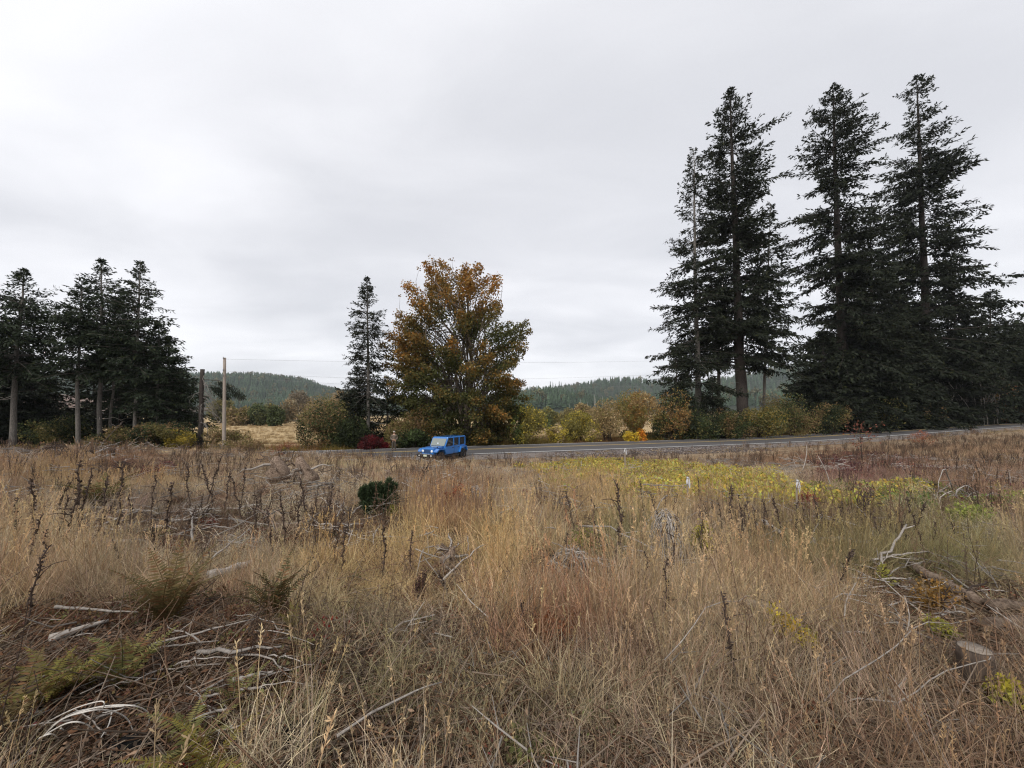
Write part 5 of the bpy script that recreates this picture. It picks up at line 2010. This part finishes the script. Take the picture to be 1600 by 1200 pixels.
# ------------------------------------------------------------------ saplings and small bushes in the field
def bush_px(label, px, py, w_px, h_px, n, leaf, cols, seed, name='field_bush', **kw):
    b = gp(px, py)
    k = b[1] / F
    kw.setdefault('dense', 1.0)
    kw.setdefault('size', .62 if b[1] < 6 else .85)
    return shrub(name, label, b - [0, 0, .03], w_px * k, h_px * k, n, leaf, cols, seed, **kw)


def sapling():
    rs = np.random.RandomState(3)
    b = gp(592, 804)
    k = b[1] / F
    root = thing('conifer_sapling', 'small dark green bushy conifer sapling with two rounded tops', 'sapling', b)
    w = MB()
    w.tube([(0, 0, -.05), (-.02, 0, .3), (-.1, 0, .55)], [.03, .02, .008], 6)
    w.tube([(0, 0, .15), (.15, 0, .4), (.24, 0, .66)], [.02, .015, .006], 6)
    w.build('trunk', M['twig_dark'], root)
    c = MB()
    lob = [(-15 * k, 20 * k, 13 * k, 18 * k), (13 * k, 24 * k, 14 * k, 22 * k), (0, 14 * k, 20 * k, 13 * k)]
    lob += [((rs.rand() - .5) * 46 * k, (14 + 34 * rs.rand()) * k, 7 * k, 9 * k) for _ in range(12)]
    for (x, z, rx, rz) in lob:
        n = 1000
        d = rdirs(n, rs)
        p = d * [rx, rx, rz] * (.35 + .68 * rs.rand(n, 1) ** .6) + [x, 0, z]
        ok = (fbm(p[:, 0] * 1. + p[:, 1], p[:, 2], .11, 4) > .42) & (p[:, 2] > -.02)
        p, d = p[ok], d[ok]
        ax = unit(d + rs.normal(size=p.shape) * .55 + [0, 0, .3])
        c.leaves(p, ax, perp(ax, rs), .05 + .05 * rs.rand(len(p)), .012 + .01 * rs.rand(len(p)), np.array([.042, .062, .028]) * (.4 + 1. * rs.rand(len(p), 1)))
    c.build('crown', M['needle'], root)


sapling()
bush_px('yellow-green leafy bush tucked against the dark sapling', 612, 808, 18, 26, 500, .05, [[.25, .24, .05], [.18, .17, .05]], 601, gap=.2)
bush_px('small rust-red bush in the grass beside the sapling', 707, 802, 34, 48, 1600, .05, [[.30, .07, .035], [.22, .06, .04], [.33, .13, .06]], 602, gap=.3)
bush_px('faded red bush in the straw below the gravel bank', 815, 785, 26, 22, 700, .06, [[.24, .07, .05], [.2, .1, .06]], 603)
bush_px('yellow-green small bush beside the old slash heap', 1098, 872, 52, 58, 1100, .055, [[.36, .30, .05], [.28, .25, .06]], 604, gap=.35, hollow=.3)
bush_px('bright yellow-leaved seedling in the near straw grass', 1236, 1010, 75, 66, 520, .055, [[.46, .36, .05], [.55, .36, .04], [.33, .30, .06]], 605, gap=.30, hollow=.2)
bush_px('orange-brown bracken beside the fallen mossy log', 1462, 960, 66, 60, 700, .05, [[.30, .16, .04], [.22, .13, .04]], 606, gap=.3)
bush_px('lime-yellow low plant in front of the fallen mossy log', 1470, 1000, 62, 34, 600, .055, [[.34, .30, .05], [.25, .25, .06]], 607, gap=.3)
bush_px('yellow-green sprig next to the pale upright branches', 1384, 920, 30, 40, 300, .05, [[.30, .28, .06]], 608, gap=.3)
bush_px('yellow plant at the foot of the cut stump', 1590, 1125, 60, 66, 420, .06, [[.42, .36, .05], [.3, .28, .06]], 609, gap=.3)
bush_px('yellow-green bush at the back of the slash near the dead stalk', 910, 868, 60, 48, 900, .05, [[.24, .22, .05], [.16, .16, .05]], 610, gap=.35)
bush_px('orange-red shrub glowing on the slope before the road', 1444, 698, 40, 30, 1300, .09, [[.40, .14, .07], [.34, .11, .06], [.30, .14, .07]], 611, gap=.40)
bush_px('pale red haze-like bush on the rim before the valley meadow', 440, 712, 46, 24, 1000, .06, [[.30, .10, .06], [.24, .09, .06]], 612, gap=.42)
bush_px('dark red bush by the ribboned stake', 1272, 800, 44, 32, 1200, .06, [[.26, .06, .04], [.18, .06, .045]], 613)
bush_px('red-leaved low plant amid the near brown grass', 900, 1135, 34, 24, 90, .045, [[.28, .05, .04], [.2, .08, .05]], 614, gap=.2)
bush_px('rusty orange dry fern-like bush in the near middle grass', 868, 1010, 110, 66, 1500, .05, [[.26, .10, .045], [.20, .10, .05]], 615, gap=.38, hollow=.2)
bush_px('dull crimson bush on the rim below the stand of firs', 230, 752, 50, 26, 1500, .07, [[.15, .04, .045], [.11, .04, .04]], 616)
bush_px('pale green leafy bush at the far side of the white brambles', 1500, 822, 70, 44, 1800, .07, [[.30, .32, .08], [.20, .24, .06]], 617, gap=.3)
bush_px('dark brown seed-headed dock plant in the golden grass', 655, 945, 30, 58, 1100, .028, [[.08, .045, .04], [.13, .075, .06]], 618, gap=.36, hollow=.1, lobes=14)
bush_px('greenish leaves growing in the near centre grass', 835, 1190, 110, 46, 420, .055, [[.20, .18, .07], [.17, .14, .06], [.13, .14, .05]], 619, gap=.42, hollow=.2)


def slim_tree():
    rs = np.random.RandomState(8)
    b = gp(1347, 728)
    k = b[1] / F
    root = thing('slim_sapling', 'slim bare sapling with a few reddish leaves in front of the road', 'sapling', b)
    w = MB()
    Ht = 58 * k
    w.tube([(0, 0, -.05), (.02, 0, Ht * .5), (-.03, 0, Ht)], [.035, .025, .008], 5)
    q = []
    for i in range(14):
        z = Ht * (.4 + .55 * rs.rand())
        d = np.array([rs.normal() * .5, rs.normal() * .4, .45])
        w.tube([(0, 0, z), np.array([0, 0, z]) + d], [.012, .005], 3)
        q.append(np.array([0, 0, z]) + d * (.4 + .6 * rs.rand()))
    w.build('trunk', M['twig_dark'], root)
    c = MB()
    q = np.repeat(np.array(q), 9, axis=0) + rs.normal(size=(126, 3)) * .16
    ax = rdirs(126, rs)
    c.leaves(q, ax, perp(ax, rs), .12, .07, np.array([.24, .09, .06]) * (.6 + .6 * rs.rand(126, 1)))
    c.build('crown', M['leaf'], root)


slim_tree()


# ------------------------------------------------------------------ survey stakes with ribbon
def stake(label, px, py, ty, lean=0.):
    b = gp(px, py)
    h = at(px, ty, b[1])[2] - b[2]
    root = thing('survey_stake', label, 'stake', b, 'ribboned stakes below the road')
    root.rotation_euler = (0, lean, .3)
    w = max(.018, .0016 * b[1])
    part('post', bevel_box((-w, -.01, -.1), (w, .01, h), .002), root, simple('raw_stake_wood', (.27, .22, .17), .8, noise=.2) if 'raw_stake_wood' not in bpy.data.materials else bpy.data.materials['raw_stake_wood'])
    m = MB()
    rs = np.random.RandomState(int(px))
    s = np.linspace(0, 1, 6)
    for dx, L in ((1, .26), (-1, .16)):
        p = np.column_stack([dx * w * 1.2 + dx * .015 * s + .006 * np.sin(6 * s), -.02 - .02 * s, h - .02 - L * s * (.6 + .4 * s)])
        o = np.column_stack([.013 + 0 * s, .012 * np.cos(5 * s), .006 + 0 * s])
        V = np.vstack([p + o * 1.2, p - o * 1.2])
        i = np.arange(5)
        m.add(V, np.stack([i, i + 1, i + 7, i + 6], -1))
    m.tube([(0, -.015, h - .06), (0, -.015, h - .02)], w * 1.25, 6)
    m.build('ribbon', simple('white_ribbon', (.46, .46, .48), .6) if 'white_ribbon' not in bpy.data.materials else bpy.data.materials['white_ribbon'], root)


stake('pale stake with hanging white ribbon beside the dark red bush', 1245, 805, 748, .06)
stake('thin stake with short white ribbon in the yellow groundcover', 1075, 790, 744)
stake('thin stake topped by white ribbon against the gravel bank', 977, 742, 700)


# ------------------------------------------------------------------ fallen wood
def stick(label, p0, p1, r, mat='twig_grey', twigs=0, seed=0, group=None, sag=.0, name='fallen_branch', n=8, wob=.03, off=None, taper=.45):
    """branch lying between two photo pixels; each end is (px, py, height above the ground)"""
    rs = np.random.RandomState(seed + int(p0[0] * 7 + p0[1]))
    a, b = gp(p0[0], p0[1]), gp(p1[0], p1[1])
    a[2] += p0[2] + .04 + .004 * a[1]
    b[2] += p1[2] + .04 + .004 * b[1]
    L = np.linalg.norm(b - a)
    s = np.linspace(0, 1, n)[:, None]
    p = a * (1 - s) + b * s
    p[1:-1] += rs.normal(size=(n - 2, 3)) * wob * L * [.6, .6, .35]
    p[:, 2] += (sag * L * np.sin(s[:, 0] * math.pi))
    g = H(p[:, 0], p[:, 1]) + r * .6
    p[:, 2] = np.maximum(p[:, 2], g - .01)
    m = MB()
    o0 = p[0].copy()
    m.tube(p - o0, np.linspace(r, r * taper, n), 8 if r > .03 else 6, col=np.ones(3) * (.55 + .4 * rs.rand()), rough=.22, rs=rs)
    for k in range(twigs):
        i = rs.randint(1, n - 1)
        d = unit(rs.normal(size=3) * [1, 1, .5] + unit(b - a) * .9 + [0, 0, .35]) * L * (.12 + .22 * rs.rand())
        q = p[i] - o0
        m.tube([q, q + d * .5 + rs.normal(size=3) * .02, q + d], [r * .45, r * .32, r * .14], 4, col=np.ones(3) * (.7 + .4 * rs.rand()))
    o = m.build(name, M[mat], None, True)
    o.location = o0
    tag(o, label, 'branch' if 'log' not in name else 'log', group)
    return o


def cane(label, p0, p1, r, mat='twig_grey'):
    """dead cane standing on the ground: foot pixel, tip pixel at the same depth"""
    rs = np.random.RandomState(int(p0[0]))
    a = gp(*p0)
    t_ = at(p1[0], p1[1], a[1]) - a
    s = np.linspace(0, 1, 7)[:, None]
    p = t_ * s + np.array([0, .1, 0]) * s * s + np.array([.06, 0, 0]) * np.sin(s * 3)
    m = MB()
    m.tube(p - [0, 0, .03], np.linspace(r, r * .5, 7), 6, rough=.1, rs=rs)
    o = m.build('dead_cane', M[mat], None, True)
    o.location = a
    tag(o, label, 'branch')


# single pieces one can point at
stick('straight bleached branch lying in front of the large fern', (84, 981, .12), (214, 985, .10), .014, wob=.012)
stick('thick weathered log end behind the straight bleached branch', (75, 1018, .03), (168, 990, .05), .034, name='fallen_log', wob=.012)
stick('bent bare pale branch on the brown litter', (307, 1050, .08), (438, 1047, .10), .016, wob=.03)
stick('thin grey branch crossing the litter below the large fern', (230, 1030, .03), (398, 992, .06), .010, wob=.02)
stick('small bleached stick on the litter beside the small green fern', (308, 1108, .03), (348, 1094, .06), .012)
stick('forked bleached stick beside the small green fern', (362, 1096, .05), (425, 1086, .08), .014, twigs=2)
stick('short white stick below the forked bleached stick', (306, 1120, .03), (345, 1113, .04), .010)
stick('tiny white stick at the edge of the straw', (375, 1105, .05), (412, 1103, .05), .009, twigs=1)
stick('long pale branch curving out of the near straw', (525, 1199, .10), (690, 1122, .14), .008, wob=.02, sag=.05)
stick('weathered half-buried log beside the dark olive fern', (325, 918, .05), (392, 898, .08), .07, name='fallen_log')
stick('pale branch propped above the weathered half-buried log', (330, 895, .1), (390, 868, .3), .012)
stick('grey log lying across the bare slash ground', (160, 862, .04), (222, 858, .05), .045, name='fallen_log', mat='twig_grey')
stick('long bowed grey branch lying over the slash ground', (262, 828, .08), (312, 826, .12), .028, sag=-.02)
stick('white broken branch standing up from the slash ground', (302, 855, .02), (295, 832, .28), .02)
stick('pale branch fork at the corner of the slash ground', (138, 838, .04), (215, 818, .15), .022, twigs=3)
stick('thin white branch on the grass at the clearing side', (55, 855, .05), (85, 870, .06), .016)
stick('dark leaning branch with twigs across the golden grass', (508, 858, .2), (556, 868, .35), .008, mat='twig_dark', twigs=2)
stick('pale pointed branch arching over the near straw beside the dock plant', (690, 925, .05), (757, 900, .30), .013, twigs=1, sag=.05)
stick('white split branch in the old slash heap', (920, 905, .20), (955, 915, .12), .018, twigs=1)
stick('long arching pale branch over the old slash heap', (905, 862, .30), (1082, 925, .10), .012, twigs=5, sag=.10)
stick('second arching pale branch crossing the old slash heap', (985, 880, .25), (1075, 922, .10), .009, twigs=4, sag=.08)
stick('pale upright branch leaning on the yellow-green small bush', (1040, 905, .03), (1072, 878, .35), .012, twigs=1)
stick('grey leaning pole above the tangle of hanging twigs', (1000, 850, .10), (1044, 828, .55), .022)
stick('short bleached log end in the stalk clump', (1192, 836, .15), (1225, 848, .06), .055, name='fallen_log')
stick('white sliver of wood between the dark stalks', (1268, 850, .02), (1286, 838, .25), .014)
stick('pale stick lying flat in the yellow groundcover', (1005, 785, .35), (1070, 788, .35), .022)
stick('pale branch thrust up from the near slash', (1370, 905, .04), (1420, 878, .42), .020, twigs=2)
stick('grey branch lying level in the near slash', (1365, 900, .12), (1450, 890, .16), .016, twigs=3)
stick('white broken branch tip on the near slash', (1352, 880, .05), (1380, 912, .10), .018, twigs=2)
stick('long thin bare cane arching over the near grass', (1040, 1110, .25), (1180, 1030, .40), .0035, sag=.12)
stick('thin straw-pale cane crossing the near grass', (1290, 1140, .10), (1530, 1060, .35), .0042, sag=.08)
stick('second thin pale cane leaning across the near grass', (1400, 1150, .10), (1600, 1085, .20), .0042, sag=.05)
cane('tall pale cane leaning beside the pale upright branches', (1396, 1012), (1430, 935), .005)
stick('mossy fallen log with torn bark in the near slash', (1425, 900, .06), (1530, 960, .06), .055, name='fallen_log', mat='rot', wob=.012, taper=.9)
stick('pale split log next to the mossy fallen log', (1475, 962, .04), (1530, 935, .07), .03, name='fallen_log', mat='rot', wob=.01)
stick('grey rounded log lying beyond the mossy fallen log', (1545, 962, .04), (1640, 970, .05), .055, name='fallen_log', mat='rot', taper=.9)
stick('low heap log behind the cut stump', (1540, 1000, .05), (1640, 985, .05), .06, name='fallen_log', mat='rot', taper=.9)
stick('grey log lying across the back of the near slash', (1270, 862, .08), (1340, 858, .08), .05, name='fallen_log', mat='twig_grey')
stick('half-buried pale log in front of the yellow-leaved seedling', (1160, 960, .04), (1205, 962, .03), .06, name='fallen_log', mat='twig_grey')
cane('dead leaning cane on the slope below the red sapling', (1252, 738), (1263, 694), .02)
cane('dry bent cane standing in the purple brambles', (1300, 772), (1282, 712), .014)
cane('leaning brown stake at the road edge below the firs', (1563, 652), (1574, 624), .06)
cane('pale dead branch leaning in the bush below the sky gap', (1253, 650), (1272, 604), .06)

# heaps of like branches
for grp, lab, (x0, y0, x1, y1), n, seed, rr in [
        ('grey branches on the bare slash ground', 'thin bleached branch in the flat slash scatter between the dark stalks', (150, 800, 400, 860), 26, 1, .012),
        ('branches of the heap beside the sapling', 'grey fallen branch in the heap beside the dark sapling', (470, 800, 560, 850), 16, 2, .016),
        ('twigs of the old slash heap', 'grey twig in the tangled old slash heap', (860, 850, 1010, 930), 24, 3, .009),
        ('twigs of the near slash', 'thin bleached twig in the near slash around the mossy log', (1350, 890, 1600, 1010), 24, 4, .009),
        ('twigs of the rim slash pile', 'grey branch on the rim slash pile below the pale leaning trunk', (25, 690, 200, 730), 20, 5, .03),
        ('sticks on the brown litter', 'small dead stick lying on the brown litter among the ferns', (60, 990, 460, 1190), 26, 6, .006),
        ('white canes of the arched brambles', 'bleached bramble cane arching over the green weeds', (1440, 770, 1590, 800), 16, 7, .012)]:
    rs = np.random.RandomState(700 + seed)
    for k in range(n):
        cx, cy = x0 + (x1 - x0) * rs.rand(), y0 + (y1 - y0) * rs.rand()
        dx = (x1 - x0) * (.10 + .16 * rs.rand()) * rs.choice([-1, 1])
        dy = (y1 - y0) * rs.normal() * .12
        h = .05 + .22 * rs.rand() if seed in (2, 3, 5, 7) else .03 + .08 * rs.rand()
        stick(lab, (cx, min(1195, cy), h * rs.rand()), (cx + dx, float(np.clip(cy + dy, y0, y1)), h), rr * (.5 + .9 * rs.rand()), twigs=rs.randint(0, 4), seed=k, group=grp, sag=.10 * rs.rand() if seed != 7 else .3, mat='twig_grey' if rs.rand() < .8 else 'twig_dark')


def hanging_twigs(label, px, py, w_px, h_px, n, seed, mat='twig_grey'):
    """dome of fine dead drooping twigs"""
    rs = np.random.RandomState(seed)
    b = gp(px, py)
    k = b[1] / F
    W, Hh = w_px * k, h_px * k
    m = MB()
    for i in range(n):
        a = rs.rand() * 6.28
        s = np.linspace(0, 1, 6)
        r = W * .5 * (.3 + .8 * rs.rand())
        m.tube(np.column_stack([math.cos(a) * r * s ** .8, math.sin(a) * r * s ** .8, Hh * (.75 + .35 * rs.rand()) * (1 - s ** 2.2) + .02]) + np.cumsum(rs.normal(size=(6, 3)), axis=0) * .022 * W, np.linspace(.006, .002, 6) * (1 + .04 * b[1]), 3, np.ones(3) * (.7 + .5 * rs.rand()), cap=False)
    o = m.build('twig_tangle', M[mat])
    o.location = b
    tag(o, label, 'dead twigs')


hanging_twigs('dome of fine hanging grey twigs below the grey leaning pole', 1045, 876, 66, 66, 110, 1)
hanging_twigs('spray of fine grey twigs on top of the old slash heap', 895, 900, 90, 34, 45, 2)
hanging_twigs('grey twig dome on the rim slash pile', 80, 722, 70, 26, 60, 3, 'twig_dark')
hanging_twigs('faint grey dead bush behind the rust-red bush', 742, 795, 36, 30, 50, 4)
hanging_twigs('grey dead bush by the dull crimson bush', 190, 740, 40, 18, 40, 5, 'twig_dark')


def root_wad(label, px, py, w_px, h_px, seed, lean):
    rs = np.random.RandomState(seed)
    b = gp(px, py)
    k = b[1] / F
    W, Hh = w_px * k, h_px * k
    root = thing('root_wad', label, 'stump', b, None)
    m = MB()
    s = np.linspace(0, 1, 6)
    m.tube(np.column_stack([lean * W * s, 0 * s, Hh * (.05 + .75 * s)]), np.interp(s, [0, .5, 1], [W * .30, W * .20, W * .07]), 9, rough=.3, rs=rs)
    m.build('stump', M['rot'], root)
    for i in range(9):
        a = rs.rand() * 6.28
        L = W * (.35 + .5 * rs.rand())
        z0 = Hh * (.15 + .6 * rs.rand())
        up_ = rs.normal() * .5 + .25
        p = np.column_stack([lean * W * z0 / Hh + math.cos(a) * L * s, math.sin(a) * L * s, z0 + up_ * L * s - .4 * L * s * s]) + rs.normal(size=(6, 3)) * .03 * W
        m = MB()
        m.tube(p, np.linspace(W * .045, W * .008, 6), 6, col=np.ones(3) * (.5 + .4 * rs.rand()), rough=.25, rs=rs)
        m.build('root', M['twig_grey' if i % 2 else 'rot'], root)


root_wad('bleached spiky root wad of an upturned stump', 436, 754, 64, 50, 1, -.1)
root_wad('dark torn root wad with a pale root beside the bleached one', 482, 759, 56, 54, 2, -.3)
root_wad('pale splintered stump in the golden grass beside the dock plant', 700, 884, 60, 34, 3, .1)
root_wad('small white splintered stump behind the dark sapling', 607, 752, 22, 22, 4, 0)


def cut_stump():
    rs = np.random.RandomState(2)
    b = gp(1530, 1085)
    k = b[1] / F
    root = thing('cut_stump', 'small grey cut stump with pale sawn top in the near grass', 'stump', b)
    r, h = 19 * k, 62 * k
    m = MB()
    s = np.linspace(0, 1, 7)
    m.tube(np.column_stack([-.01 * s, 0 * s, -.08 + (h + .08) * s]), r * np.interp(s, [0, .3, 1], [1.45, 1.1, 1]), 16, rough=.12, rs=rs, col=(1.9, 1.75, 1.6))
    m.build('bark', M['bark'], root)
    m = MB()
    m.tube([(-.01, 0, h + .001), (-.01, 0, h + .008)], r * .93, 16, (.62, .58, .54), rough=.05, rs=rs)
    m.build('sawn_face', M['twig_grey'], root)


cut_stump()


def rock(label, px, py, w_px, h_px, seed):
    b = gp(px, py)
    k = b[1] / F
    bm = bmesh.new()
    bmesh.ops.create_icosphere(bm, subdivisions=3, radius=1)
    rs = np.random.RandomState(seed)
    o = rs.rand(3) * 10
    for v in bm.verts:
        n = fbm(v.co.x * 1.0 + o[0] + v.co.z, v.co.y + o[1] + v.co.z * .5, 1.1, seed)
        v.co *= .7 + .6 * float(n)
        v.co = Vector((v.co.x * w_px * .5 * k, v.co.y * w_px * .4 * k, v.co.z * h_px * .6 * k))
    me = bpy.data.meshes.new('rock')
    bm.to_mesh(me)
    bm.free()
    ob = part('rock', me, None, bpy.data.materials.get('grey_rock') or wood_mat('grey_rock', (.09, .078, .066), (.27, .24, .21), scale=(7, 7, 7), bump=.8))
    ob.location = b + [0, 0, h_px * .2 * k]
    tag(ob, label, 'rock')


rock('half-buried grey rock beneath the looping pale vine', 205, 1190, 74, 30, 5)
rock('flat grey rock in the straw edge beside the yellowing fern', 470, 1168, 64, 34, 6)


# ------------------------------------------------------------------ looping pale vine in the near corner
def vine():
    b = gp(60, 1195)
    root = thing('looping_vine', 'bunch of thin white dead vines looping over the ferns', 'vine', b)
    Y0 = b[1]
    loops = [
        [(18, 1200), (60, 1140), (110, 1110), (155, 1096), (163, 1102), (155, 1112)],
        [(24, 1198), (80, 1135), (140, 1108), (200, 1102), (230, 1112), (232, 1130), (212, 1158)],
        [(28, 1199), (85, 1133), (130, 1113), (170, 1110), (200, 1125), (212, 1160), (205, 1172)],
        [(60, 1155), (105, 1130), (135, 1132), (150, 1150), (150, 1178)],
        [(62, 1153), (80, 1147), (92, 1158), (96, 1188)],
        [(90, 1195), (115, 1165), (122, 1150), (114, 1146), (108, 1150)],
        [(95, 1138), (108, 1150), (112, 1165)],
        [(20, 1198), (75, 1140), (120, 1112), (185, 1104), (190, 1108), (160, 1114)],
        [(175, 1112), (170, 1132), (158, 1152)],
        [(205, 1165), (190, 1185), (178, 1199)],
        [(50, 1197), (75, 1172), (90, 1158)],
        [(-5, 1184), (10, 1188), (24, 1190)]]
    rs = np.random.RandomState(6)
    for i, lp in enumerate(loops):
        q = np.array([at(x, y, Y0 + .12 * math.sin(j * 1.3 + i) + .05 * i * .3) for j, (x, y) in enumerate(lp)])
        # smooth
        t = np.linspace(0, len(q) - 1, 36)
        P = []
        for u in t:
            k = min(int(u), len(q) - 2)
            f = u - k
            p0, p1, p2, p3 = q[max(k - 1, 0)], q[k], q[k + 1], q[min(k + 2, len(q) - 1)]
            P.append(.5 * ((2 * p1) + (-p0 + p2) * f + (2 * p0 - 5 * p1 + 4 * p2 - p3) * f * f + (-p0 + 3 * p1 - 3 * p2 + p3) * f ** 3))
        m = MB()
        m.tube(np.array(P) - b, np.linspace(.0042, .002, 36), 6)
        m.build('cane', bpy.data.materials.get('white_cane') or wood_mat('white_cane', (.42, .39, .35), (.62, .59, .54), scale=(20, 20, 20), bump=.1), root, True)


vine()

# ------------------------------------------------------------------ air
def haze():
    mb = MB()
    mb.box((-2600, -150, -8), (2600, 2300, 240))
    m = bpy.data.materials.new('air')
    m.use_nodes = True
    nt = m.node_tree
    nt.nodes.clear()
    out = nt.nodes.new('ShaderNodeOutputMaterial')
    v = nt.nodes.new('ShaderNodeVolumePrincipled')
    v.inputs['Color'].default_value = (.86, .92, 1, 1)
    v.inputs['Density'].default_value = .00010
    nt.links.new(v.outputs[0], out.inputs['Volume'])
    o = mb.build('haze', m)
    tag(o, 'thin grey autumn haze in the air', 'haze', kind='stuff')


haze()
